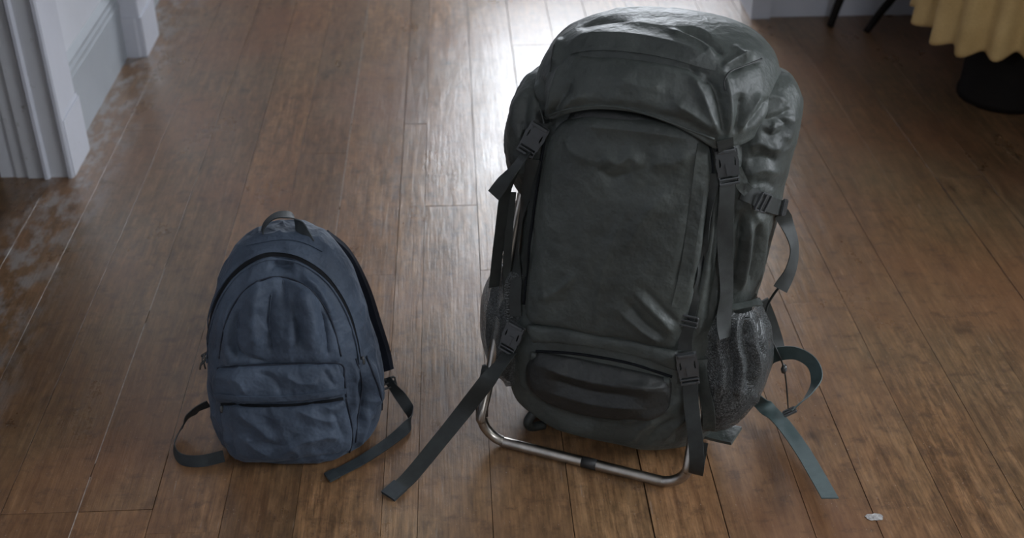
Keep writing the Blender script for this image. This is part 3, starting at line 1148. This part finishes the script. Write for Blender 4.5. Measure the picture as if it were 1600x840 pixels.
# mesh pockets at the sides
mpR_rows = [(0.085, 0.18, 0.235, 0.09, 0.15, 2.0), (0.095, 0.15, 0.265, 0.05, 0.19, 2.2), (0.14, 0.14, 0.290, 0.035, 0.22, 2.4), (0.20, 0.14, 0.303, 0.04, 0.225, 2.4), (0.27, 0.15, 0.294, 0.06, 0.20, 2.4), (0.32, 0.16, 0.272, 0.075, 0.185, 2.4), (0.333, 0.16, 0.264, 0.08, 0.18, 2.4)]
V, F = loft(mpR_rows, 140, 90, L2W)
mesh_strokes = [([(1128, 500), (1122, 540), (1130, 580), (1122, 620)], 0.008, 7), ([(1140, 500), (1136, 540), (1144, 580), (1138, 625)], -0.009, 6), ([(1154, 495), (1150, 530), (1158, 570), (1152, 620)], 0.009, 6),
                ([(1166, 495), (1164, 530), (1172, 570), (1166, 615)], -0.009, 6), ([(1178, 490), (1176, 530), (1184, 565), (1180, 600)], 0.008, 6), ([(1190, 490), (1190, 530), (1194, 560)], -0.008, 5)]
V = sculpt(V, F, mesh_strokes, wr_nylon(0.004, 16, 81))
F2 = F[:-280] + [f for f in F[-280:] if f[0] != len(V) - 1]
mp = link('mesh_pocket', V, F2, M['net'], pack)
T_mR = bvh(V, F)


def lining(rows, cx, parent, seed):
    V2, F_ = loft(rows[:-2] + [(rows[-2][0] - .02, *rows[-2][1:])], 80, 50, lambda q: L2W((q - np.array([cx, 0.15, 0.2])) * np.array([0.90, 0.92, 0.92]) + np.array([cx, 0.15, 0.195])))
    return link('pocket_lining', sculpt(V2, F_, [], wr_nylon(0.004, 14, seed)), F_, M['olive_dark'], parent)


lining(mpR_rows, 0.21, mp, 85)
strap_on('pocket_hem', [(1124, 482), (1140, 482), (1160, 478), (1180, 474), (1194, 468)], 0.014, M['olive'], mp, [T_mR], 0.002, 0.003, 3)
mpL_rows = [(r[0] - 0.005, -r[2] + 0.063, -r[1] + 0.06, r[3], r[4], r[5]) for r in mpR_rows]
V, F = loft(mpL_rows, 110, 70, L2W)
V = sculpt(V, F, [], wr_nylon(0.006, 16, 91))
F2 = F[:-220] + [f for f in F[-220:] if f[0] != len(V) - 1]
mpl = link('mesh_pocket', V, F2, M['net'], pack)
T_mL = bvh(V, F)
lining(mpL_rows, -0.15, mpl, 87)

ALL = [T_body, T_fp, T_sf, T_bc, T_lid, T_podR, T_podL, T_mR, T_mL]
SIDE = [T_body, T_fp, T_sf, T_bc, T_podR, T_podL, T_mR, T_mL]


def buckle_at(x0, y0, x1, y1, off=0.008, size=1.0, trees=None, flip=False):
    trees = trees or ALL
    a, na = cast(x0, y0, trees, off)
    b, nb = cast(x1, y1, trees, off)
    n = unit(na + nb + 0.6 * unit(EYE - a))
    return buckle(pack, (a + b) / 2, (b - a) if not flip else (a - b), n, size)


# straps, right front
strap_on('lid_strap', [(1131, 214), (1132, 225), (1133, 236)], 0.026, M['web'], pack, ALL, 0.006)
buckle_at(1132, 232, 1136, 284, 0.012, 1.0)
strap_on('compression_strap', [(1134, 278), (1132, 330), (1131, 400), (1130, 470), (1127, 526)], 0.026, M['web'], pack, SIDE, 0.009, 0.002, 12)
strap_on('compression_strap', [(1116, 270), (1108, 330), (1099, 385), (1090, 430), (1084, 470), (1079, 497)], 0.018, M['web'], pack, SIDE, 0.005, 0.002, 8)
p, n = cast(1078, 498, SIDE, 0.010)
q, _ = cast(1076, 512, SIDE, 0.010)
ladder_lock('ladder_lock', pack, p, q - p, n)
strap_on('compression_strap', [(1078, 498), (1073, 520), (1071, 545)], 0.024, M['web'], pack, SIDE, 0.008, 0.002, 6)
buckle_at(1072, 545, 1076, 596, 0.014, 1.0)
# right leg strap that runs down and round the steel frame
Pb, nb = cast(1076, 590, SIDE, 0.014)
fr = pl(0.196, -0.020, 0.042)
strap_free('frame_strap', [Pb, on_plane(1080, 630, 0.012), on_plane(1086, 680, -0.012), on_plane(1089, 722, -0.027), on_plane(1087, 740, -0.020), on_plane(1089, 728, 0.012), on_plane(1095, 690, 0.030)],
           [PX] * 7, 0.026, M['web'], pack, 0.002)
strap_on('gusset_strap', [(1094, 560), (1100, 600), (1108, 640), (1108, 668)], 0.022, M['olive'], pack, SIDE, 0.004, 0.002, 8)

# straps, left front
strap_on('lid_strap', [(852, 180), (846, 192), (840, 202)], 0.025, M['web'], pack, ALL, 0.006)
buckle_at(844, 194, 824, 240, 0.010, 0.98)
p0, n0 = cast(826, 236, ALL, 0.008)
strap_free('strap_tail', [p0, on_plane(808, 258, 0.075), on_plane(790, 280, 0.055), on_plane(771, 305, 0.05)],
           [PX + 0.5 * np.array([0, 0, 1.])] * 4, 0.024, M['web'], pack)
strap_on('compression_strap', [(834, 246), (822, 320), (812, 400), (807, 460), (808, 492)], 0.022, M['web'], pack, SIDE, 0.006, 0.002, 8)
strap_on('compression_strap', [(845, 250), (836, 300), (828, 360), (822, 430)], 0.010, M['web'], pack, SIDE, 0.004, 0.002, 6)
buckle_at(816, 504, 792, 548, 0.012, 0.98)
p1, n1 = cast(797, 545, SIDE, 0.012)
strap_free('floor_strap', [p1, on_plane(765, 590, -0.03), at_z(722, 645, 0.085), at_z(680, 697, 0.040), at_z(640, 745, 0.010), at_z(612, 770, 0.003)],
           [PX * .9 + np.array([0, 0, .35]), PX * .95 + np.array([0, 0, .2]), PX, PX, PX, PX], 0.030, M['web'], pack, 0.002, 12,
           'loose dark strap trailing to the floor')
e0, e1 = at_z(626, 757, 0.007), at_z(606, 775, 0.003)
strap_free('strap_end', [e0, e1], [PX, PX], 0.032, M['web_navy'], pack, 0.006, 4)

# hanging strap loop on the far left
strap_free('shoulder_strap', [on_plane(806, 262, 0.10), on_plane(790, 300, 0.10), on_plane(783, 350, 0.09), on_plane(777, 400, 0.08), on_plane(772, 448, 0.07)],
           [PX * .6 + PY * .8] * 5, 0.022, M['web'], pack)
strap_free('shoulder_strap', [on_plane(800, 300, 0.12), on_plane(795, 360, 0.10), on_plane(792, 430, 0.08), on_plane(795, 500, 0.06)],
           [PX * .7 + PY * .7] * 4, 0.016, M['web'], pack)

# right side compression strap with slider and curved tail
strap_on('side_strap', [(1148, 262), (1156, 282), (1168, 298)], 0.020, M['olive'], pack, SIDE, 0.006, 0.002, 4)
strap_on('side_strap', [(1160, 298), (1178, 308), (1200, 318), (1220, 326)], 0.026, M['web'], pack, SIDE, 0.006, 0.002, 6)
p, n = cast(1186, 312, SIDE, 0.012)
q, _ = cast(1200, 318, SIDE, 0.012)
ladder_lock('side_slider', pack, p, q - p, n, 0.015, 0.011)
p, n = cast(1216, 322, SIDE, 0.010)
ladder_lock('side_slider', pack, p, q - p, n, 0.013, 0.006)
s0, _ = cast(1214, 330, SIDE, 0.008)
strap_free('strap_tail', [s0, on_plane(1230, 350, 0.20), on_plane(1241, 385, 0.19), on_plane(1236, 420, 0.17), on_plane(1219, 452, 0.15)],
           [PY * .5 + PX * .6, PY * .6 + PX * .5, PY * .85 + PX * .3, PY * .7 + PX * .5, PX * .8 + PY * .3], 0.026, M['web'], pack,
           label='curled loose strap tail at the side')
V, F = tube(crom([on_plane(1224, 440, 0.16), on_plane(1210, 458, 0.17), on_plane(1200, 475, 0.18), on_plane(1196, 490, 0.18)], 6), 0.0022, 6)
link('draw_cord', V, F, M['web'], pack)

# hip belt wings behind the mesh pocket
strap_free('hip_belt', [on_plane(1190, 470, 0.24), on_plane(1202, 500, 0.25), on_plane(1212, 530, 0.25), on_plane(1216, 548, 0.24)],
           [PX * .8 + PY * .5] * 4, 0.026, M['web'], pack, 0.004)
strap_free('hip_belt', [on_plane(1192, 572, 0.17), on_plane(1206, 556, 0.17), on_plane(1240, 551, 0.16), on_plane(1268, 566, 0.15), on_plane(1276, 592, 0.13), on_plane(1262, 618, 0.10), on_plane(1236, 642, 0.075)],
           [np.array([0, 0, 1.0]) + .3 * PX, np.array([0, 0, 1.0]), np.array([0, 0, 1.0]) + .1 * PX, np.array([0, 0, .9]) + .35 * PX, np.array([0, 0, .8]) + .6 * PX, np.array([0, 0, .8]) + .5 * PX, np.array([0, 0, .8]) + .45 * PX],
           0.026, M['web_teal'], pack, 0.002, 12, 'teal grey webbing looped at the right')
strap_free('hip_belt_tail', [on_plane(1168, 612, 0.16), at_z(1192, 632, 0.045), at_z(1222, 660, 0.03), at_z(1254, 704, 0.03), at_z(1280, 748, 0.040), at_z(1297, 778, 0.052)],
           [PX * .95 + PY * .3, PX * .95 + PY * .4, PX * 1 + PY * .4, PX * 1 + PY * .3, PX * 1 + PY * .2, PX * 1 + PY * .2], 0.030, M['web_teal'], pack, 0.002, 12,
           'teal grey webbing end lifted off the floor')
p, n = at_z(1234, 643, 0.045), unit(EYE - at_z(1234, 643, 0.045))
ladder_lock('belt_slider', pack, p, at_z(1240, 655, 0.045) - p, n, 0.012, 0.006)
tg = on_plane(1225, 576, 0.16)
V, F = tube(np.array([tg + np.array([0, 0, .008]), tg, tg - np.array([0, 0, .008])]), [0.004, 0.006, 0.004], 8)
link('cord_toggle', V, F, M['plastic'], pack)
V, F = tube(crom([tg + np.array([0, 0, .06]) - .03 * PX, tg, at_z(1232, 640, 0.03)], 8), 0.0015, 6)
link('draw_cord', V, F, M['web'], pack)
strap_free('belt_pad', [pl(0.16, 0.12, 0.052), pl(0.21, 0.11, 0.05), pl(0.262, 0.10, 0.058)], [PY, PY, PY], 0.05, M['olive'], pack, 0.006)

# steel frame: U with the bar on the floor in front, sides leaning back beside the bag
def arc(c, r, a0, a1, ex, ez, n=8):
    return [c + r * (math.cos(a) * ex + math.sin(a) * ez) for a in np.linspace(a0, a1, n)]


R_T = 0.0098
ez = unit(np.array([0, 0, 1.0]) + 0.0 * PY)
bar_y = -0.012
xa, xb, rr = -0.192, 0.200, 0.052
cl = pl(xa + rr, bar_y, R_T + rr)
cr = pl(xb - rr, bar_y, R_T + rr)
pts = [pl(-0.172, 0.16, 0.46), pl(-0.180, 0.12, 0.36), pl(-0.186, 0.075, 0.24), pl(-0.190, 0.025, 0.12)]
pts += arc(cl, rr, math.pi, 1.5 * math.pi, PX, ez)
pts += [pl(-0.05, bar_y, R_T), pl(0.06, bar_y, R_T)]
pts += arc(cr, rr, 1.5 * math.pi, 2 * math.pi, PX, ez)
pts += [pl(0.198, 0.020, 0.12), pl(0.194, 0.070, 0.24), pl(0.188, 0.115, 0.36)]
V, F = tube(crom(pts, 5), R_T, 16)
frame = link('steel_frame', V, F, M['steel'], pack)
frame['label'] = 'bent bare steel tube frame'
V, F = tube(np.array([pl(0.005, bar_y, R_T), pl(0.033, bar_y, R_T)]), R_T + 0.0006, 16)
link('tube_sleeve', V, F, M['tape'], frame)
V, F = tube(crom([pl(-0.196, 0.0, 0.05), pl(-0.198, 0.012, 0.09), pl(-0.196, 0.035, 0.14)], 6), [0.012] * 13, 10)
link('frame_strap_wrap', V, F, M['web'], frame)
V, F = tube(crom([pl(-0.10, 0.04, 0.065), pl(-0.112, 0.022, 0.045), pl(-0.108, 0.03, 0.026), pl(-0.09, 0.05, 0.020)], 6), 0.009, 10)
link('foot_pad', V, F, M['web'], frame)

# ------------------------------------------------------------------ small daypack
small = empty('school_backpack', (-0.315, 1.80, 0))
tag(small, 'small worn navy canvas backpack standing on the floorboards', 'backpack')
sm_rows = [
    (0.003, -0.40, -0.23, 1.735, 1.86, 2.2),
    (0.004, -0.438, -0.195, 1.708, 1.885, 2.6),
    (0.022, -0.458, -0.168, 1.697, 1.90, 2.7),
    (0.070, -0.470, -0.152, 1.692, 1.91, 2.7),
    (0.130, -0.473, -0.152, 1.697, 1.915, 2.6),
    (0.200, -0.466, -0.162, 1.712, 1.915, 2.6),
    (0.260, -0.455, -0.174, 1.728, 1.915, 2.5),
    (0.310, -0.440, -0.186, 1.746, 1.915, 2.4),
    (0.350, -0.420, -0.200, 1.766, 1.910, 2.3),
    (0.385, -0.392, -0.222, 1.788, 1.905, 2.2),
    (0.407, -0.360, -0.250, 1.810, 1.895, 2.1),
    (0.416, -0.325, -0.288, 1.835, 1.875, 2.0)]
V, F = loft(sm_rows, 280, 190)
sm_strokes = [
    # hollow under the opening arch and vertical folds in the slumped front
    ([(420, 408), (440, 414), (460, 412)], -0.0162, 14), ([(440, 430), (450, 470), (470, 540)], -0.0114, 13),
    ([(405, 445), (395, 490), (400, 550)], 0.0097, 11), ([(425, 450), (420, 500), (425, 560)], -0.0082, 9), ([(470, 450), (485, 490), (488, 545)], 0.0114, 10),
    ([(450, 450), (455, 500), (450, 555)], 0.0082, 8), ([(500, 480), (508, 520), (512, 560)], -0.0097, 7), ([(375, 480), (368, 520), (372, 565)], -0.0097, 8), ([(360, 470), (355, 520), (358, 570)], 0.0082, 7),
    ([(470, 425), (500, 455), (520, 500)], 0.0097, 8), ([(345, 530), (400, 560), (460, 565), (520, 560)], -0.0082, 7),
    # side wall
    ([(575, 560), (585, 600), (590, 640)], 0.0114, 9), ([(560, 590), (568, 630), (560, 670)], -0.0130, 7), ([(575, 640), (570, 670), (560, 700)], 0.0097, 8), ([(550, 560), (556, 600), (552, 640)], 0.0082, 6),
    ([(590, 650), (578, 680), (566, 702)], -0.0082, 6), ([(330, 600), (328, 650), (342, 690)], -0.0082, 7)]
V = sculpt(V, F, sm_strokes, wr_nylon(0.0036, 13, 101, (1, 1, 0.7)))
sm_body = link('main_body', V, F, M['navy'], small)
T_s = bvh(V, F)
# front panel inside the arch seam
fr_rows = [((420, 434), (450, 434), -3), ((388, 448), (482, 450), -3), ((364, 480), (508, 482)), ((350, 520), (522, 515)), ((344, 550), (530, 545)), ((342, 572), (534, 566))]
V, F = patch(fr_rows, 90, 70, [T_s], 0.010, -0.002, 8, 10, 2)
V = sculpt(V, F, [(q, max(h, -0.003) * 0.5, w_) for q, h, w_ in sm_strokes[1:9]], wr_nylon(0.0022, 15, 111))
sfp = link('front_panel', V, F, M['navy'], small)
T_sf2 = bvh(V, F)
cord_on('panel_seam', [(343, 560), (349, 518), (364, 478), (392, 446), (432, 432), (474, 444), (508, 480), (523, 516), (533, 556)], 0.0016, M['navy_dark'], sfp, [T_s, T_sf2], 0.0005)
# main zip over the arch
zp = [(322, 560), (326, 520), (340, 470), (366, 428), (400, 404), (432, 397), (470, 405), (510, 433), (538, 475), (554, 520), (562, 562)]
strap_on('main_zip', zp, 0.007, M['zip'], small, [T_s], 0.0012, 0.002, 2)
cord_on('zip_piping', [(x, y + 7) for x, y in zp], 0.0022, M['navy'], small, [T_s], 0.001)
strap_on('zip_cover', [(x + (x - 440) * .02, y - 6) for x, y in zp], 0.007, M['navy'], small, [T_s], 0.003, 0.002, 2)
# front pocket, upper roll and body
pk_rows = [((342, 574), (530, 568), -3), ((334, 592), (538, 588), -2), ((336, 612), (540, 606), 2), ((342, 626), (540, 620), 3)]
V, F = patch(pk_rows, 100, 40, [T_s], 0.015, -0.002, 10, 4)
V = sculpt(V, F, [([(360, 585), (375, 600), (385, 615)], 0.006, 8), ([(400, 580), (430, 596), (440, 615)], -0.005, 8), ([(440, 582), (470, 598), (500, 596)], 0.005, 8), ([(505, 575), (515, 592), (525, 605)], -0.005, 6)], wr_nylon(0.0032, 16, 121))
link('pocket_flap', V, F, M['navy'], small)
T_pf = bvh(V, F)
pk2 = [((344, 630), (540, 624), 3), ((346, 655), (548, 650), 3), ((352, 690), (552, 680), 4), ((360, 716), (548, 704), 7)]
V, F = patch(pk2, 110, 70, [T_s], 0.013, -0.002, 10, 6)
V = sculpt(V, F, [([(435, 712), (470, 692), (510, 682), (540, 684)], 0.008, 10), ([(410, 690), (440, 698), (470, 680)], -0.006, 9), ([(370, 645), (400, 665), (430, 690)], 0.006, 10),
                  ([(460, 640), (500, 655), (535, 660)], 0.005, 9), ([(380, 680), (400, 700), (425, 712)], 0.005, 9), ([(350, 660), (362, 690), (368, 710)], -0.005, 7), ([(520, 640), (530, 665), (538, 690)], -0.005, 7)], wr_nylon(0.0034, 14, 131))
pkt = link('front_pocket', V, F, M['navy'], small)
T_pk = bvh(V, F)
SM = [T_s, T_sf2, T_pf, T_pk]
strap_on('pocket_band', [(338, 617), (390, 622), (450, 621), (500, 616), (540, 610)], 0.010, M['navy'], pkt, SM, 0.002, 0.0025, 3)
strap_on('pocket_zip', [(346, 630), (400, 634), (450, 633), (505, 627), (536, 622)], 0.005, M['zip'], pkt, SM, 0.001, 0.002, 3)
cord_on('pocket_seam', [(340, 575), (400, 571), (460, 569), (530, 567), (538, 590), (541, 620)], 0.0016, M['navy_dark'], pkt, SM, 0.0005)
cord_on('pocket_seam', [(541, 622), (548, 655), (551, 685), (546, 706)], 0.0016, M['navy_dark'], pkt, SM, 0.0005)


def pull(name, P, n, length, w, mat, parent, d=(0, 0, -1)):
    t = unit(np.array(d, float))
    s = unit(np.cross(t, n))
    V, F = ribbon(np.array([P, P + t * length * .5 + n * .003, P + t * length]), np.tile(s, (3, 1)), [w * .6, w, w], 0.0025)
    return link(name, V, F, mat, parent)


p, n = cast(349, 632, SM, 0.004)
pull('zip_pull', p, n, 0.020, 0.006, M['plastic'], pkt)
for dx, dz, dd in ((0, 0, (-.4, -.2, -1)), (2, 6, (-.1, -.2, -1)), (-2, 10, (-.6, -.1, -.9)), (3, -8, (-.8, -.2, -.6))):
    p, n = cast(318 + dx, 552 + dz, SM, 0.004)
    pull('zip_pull', p, n, 0.022, 0.006, M['plastic'], small, dd)
p, n = cast(566, 556, SM, 0.003)
pull('zip_pull', p, n, 0.024, 0.005, M['plastic'], small)
cord_on('side_seam', [(556, 560), (566, 600), (560, 640), (556, 690)], 0.0016, M['navy_dark'], small, SM, 0.0005)
cord_on('side_seam', [(572, 556), (584, 585), (594, 612), (598, 640)], 0.0018, M['navy_dark'], small, SM, 0.0005)
strap_on('yoke', [(386, 380), (420, 372), (450, 370), (480, 376), (505, 388)], 0.016, M['navy'], small, SM, 0.002, 0.002, 3)

# grab handle: webbing arch and its sewn leg
h0, _ = cast(412, 364, SM, 0.002)
strap_free('handle', [at_y(409, 372, 1.845), at_y(413, 352, 1.85), at_y(430, 337, 1.852), at_y(452, 336, 1.85), at_y(466, 348, 1.845), at_y(474, 366, 1.835), at_y(482, 382, 1.822)],
           [np.array([.3, -1, .2]), np.array([.15, -1, .1]), np.array([0.05, -1, .1]), np.array([.1, -1, .1]), np.array([.7, -.7, .2]), np.array([1, -.4, .3]), np.array([1, -.3, .2])], 0.026, M['web_navy'], small, 0.0022, 10,
           'dark webbing grab handle')
# shoulder strap padding on the right, bending round the back edge
strap_free('shoulder_strap', [at_y(497, 372, 1.88), at_y(528, 400, 1.90), at_y(556, 450, 1.91), at_y(577, 505, 1.90), at_y(592, 550, 1.88), at_y(602, 580, 1.86)],
           [np.array([1, .1, .35]), np.array([1, 0, .3]), np.array([1, -.3, .25]), np.array([.9, -.5, .2]), np.array([.9, -.5, .2]), np.array([.9, -.5, .2])],
           crom([[.045, 0], [.05, 0], [.052, 0], [.05, 0], [.046, 0], [.034, 0]], 10)[:, 0], M['navy_dark'], small, 0.012, 10, 'dark padded shoulder strap')
ladder_lock('strap_slider', small, at_y(607, 598, 1.85), (0.2, -0.3, -1), (0.3, -1, 0.4), 0.014, 0.009)
strap_free('strap_webbing', [at_y(604, 590, 1.85), at_y(614, 604, 1.845), at_y(628, 622, 1.84), at_z(640, 642, 0.020), at_z(640, 660, 0.014), at_z(616, 684, 0.010), at_z(566, 718, 0.006), at_z(514, 745, 0.004)],
           [np.array([.9, -.5, .2]), np.array([.8, -.4, .4]), np.array([.5, .3, .7]), np.array([.1, .6, .8]), np.array([.2, .7, .6]), np.array([-.35, .9, .25]), np.array([-.45, .9, .1]), np.array([-.5, .85, .05])], 0.022, M['web_navy'], small, 0.0018, 12)
e0, e1 = at_z(527, 738, 0.006), at_z(511, 746, 0.004)
strap_free('strap_end', [e0, e1], [np.array([-.5, .85, 0])] * 2, 0.024, M['web_navy'], small, 0.005, 4)
# left webbing loop standing on its edge
zz = np.array([0, 0, 1.0])
strap_free('strap_webbing', [at_y(326, 630, 1.80), at_y(304, 642, 1.79), at_z(284, 668, 0.022), at_z(272, 696, 0.014), at_z(282, 716, 0.012), at_z(312, 720, 0.012), at_z(350, 712, 0.013)],
           [zz + np.array([.3, -.2, 0]), zz * .9 + np.array([.4, -.3, 0]), zz * .8 + np.array([.5, -.3, 0]), zz + np.array([.25, -.1, 0]), zz + np.array([.1, .2, 0]), zz + np.array([0, .3, 0]), zz + np.array([0, .3, 0])],
           0.023, M['web_navy'], small, 0.0018, 12)

# ------------------------------------------------------------------ table with hanging cloth, chair, paint fleck
HZ = 0.22
c0 = at_z(1650, 98, HZ)
TR = 0.275
tc0 = np.array([c0[0] + 0.01, c0[1] + TR])
table = empty('table', (tc0[0], tc0[1], 0))
tag(table, 'dark pedestal table hidden beneath the mustard tablecloth at the right', 'table')
rt_ = TR - 0.035
circ = [(tc0[0] + rt_ * math.cos(a), tc0[1] + rt_ * math.sin(a)) for a in np.linspace(0, 2 * math.pi, 40, endpoint=False)]
MB().prism(circ, 2, 0.71, 0.74).build('table_top', M['darkwood'], table)
V, F = tube(np.array([(tc0[0], tc0[1], z) for z in (0.0, 0.02, 0.03, 0.3, 0.6, 0.71)]), [.13, .13, .125, .12, .12, .13], 28)
link('pedestal', V, F, M['darkwood'], table)
poly = circ
# cloth: closed skirt with pleats around the table edge
per = []
for i in range(len(poly)):
    a, b = np.array(poly[i]), np.array(poly[(i + 1) % len(poly)])
    k = 5
    for j in range(k):
        per.append(a + (b - a) * j / k)
per = np.array(per)
K = len(per)
ctr = per.mean(0)
out = np.zeros_like(per)
sm = per.copy()
for _ in range(10):
    sm = (np.roll(sm, 1, 0) + sm + np.roll(sm, -1, 0)) / 3
T = np.roll(sm, -1, 0) - np.roll(sm, 1, 0)
out = unit(np.stack([T[:, 1], -T[:, 0]], 1))
arc_s = np.arange(K) * (2 * math.pi * rt_ / K)
zs = np.concatenate([[0.745], np.linspace(0.742, HZ, 50)])
V = []
for iz, z in enumerate(zs):
    d = (0.742 - z) / (0.742 - HZ)
    d = max(0, d)
    ph = arc_s / rt_ * 17 + 1.1 * np.sin(arc_s / rt_ * 3) + 0.6
    wv = np.sin(ph) * 0.019 * d ** 0.7 + np.sin(arc_s / rt_ * 5 + 1) * 0.010 * d
    base = per * (1 - min(1, d * 3)) + (sm * 0.5 + per * 0.5) * min(1, d * 3) if iz else per
    P = base + out * (0.006 + 0.012 * d + wv + 0.022 * d)[:, None] if iz else per
    zz_ = z + (np.sin(arc_s / rt_ * 3 + .5) * 0.012 + np.sin(ph) * -0.008) * d ** 2 if iz else np.full(K, z)
    V.append(np.column_stack([P, np.broadcast_to(zz_, (K,))]))
V = np.vstack(V)
F = [(i * K + j, i * K + (j + 1) % K, (i + 1) * K + (j + 1) % K, (i + 1) * K + j) for i in range(len(zs) - 1) for j in range(K)]
F.append(tuple(range(K)))
cl_ = link('tablecloth', V, F, M['cloth'], None, True, 60)
tag(cl_, 'mustard yellow tablecloth hanging in pleats almost to the floor', 'tablecloth')
so = cl_.modifiers.new('cloth', 'SOLIDIFY')
so.thickness = 0.003

chair = empty('dining_chair', (1.46, 3.75, 0))
tag(chair, 'dark wooden chair with slender legs by the back wall', 'chair')


def leg(px0, px1, rise):
    a = at_z(px0[0], px0[1], 0.0)
    b = at_y(px1[0], px1[1], a[1] + 0.01)
    d = (b - a) / max(b[2] - a[2], 1e-3)
    top = a + d * 0.12 + np.array([0, 0, 0])
    V, F = tube(crom([a, a + d * .06, a + d * .14, np.array([a[0] + d[0] * .18, a[1] + .02, .28]), np.array([a[0] + d[0] * .2, a[1] + .03, .44])], 6), np.linspace(.0115, .018, 25), 10)
    link('leg', V, F, M['darkwood'], chair)
    return np.array([a[0] + d[0] * .2, a[1] + .03])


l1 = leg((1297, 41), (1312, 0), .4)
l2 = leg((1353, 50), (1390, 0), .4)
for q in ((l1 + np.array([.05, -.36])), (l2 + np.array([.22, -.30]))):
    pass
sx0, sx1, sy1 = l1[0] - .03, l1[0] + .42, min(l1[1] + .03, WB - 0.05)
for (x, y) in ((sx1 - .03, sy1 - .05), (sx1 - .01, sy1 - .20)):
    V, F = tube(np.array([(x, y, 0), (x, y, .2), (x, y, .44)]), [.012, .015, .018], 10)
    link('leg', V, F, M['darkwood'], chair)
bevel(MB().prism([(sx0, sy1), (sx1, sy1), (sx1, sy1 - .24), (sx0 + .02, sy1 - .24)][::-1], 2, .44, .47).build('seat', M['darkwood'], chair), .008)
m = MB()
for k in range(2):
    x = sx0 + .015 + k * (sx1 - sx0 - .03)
    V, F = tube(np.array([(x, sy1 - .01, .46), (x, sy1, .7), (x, sy1 + .02, .92)]), .014, 8)
    m.add(V, F)
m.box((sx0, sy1 - .0, .62), (sx1, sy1 + .018, .68)).box((sx0, sy1 + .005, .84), (sx1, sy1 + .028, .93))
m.build('backrest', M['darkwood'], chair)

c = at_z(1366, 808, 0.0)
rs = random.Random(5)
m = MB()
ring = []
for k in range(22):
    a = 2 * math.pi * k / 22
    r = rs.uniform(.8, 1.1)
    ring.append((c[0] + .016 * r * math.cos(a), c[1] + .009 * r * math.sin(a)))
m.prism(ring, 2, 0.0003, 0.0011)
tag(m.build('paint_fleck', M['white_chip'], None), 'small white paint splash dried on the floorboard at lower right', 'paint splash')
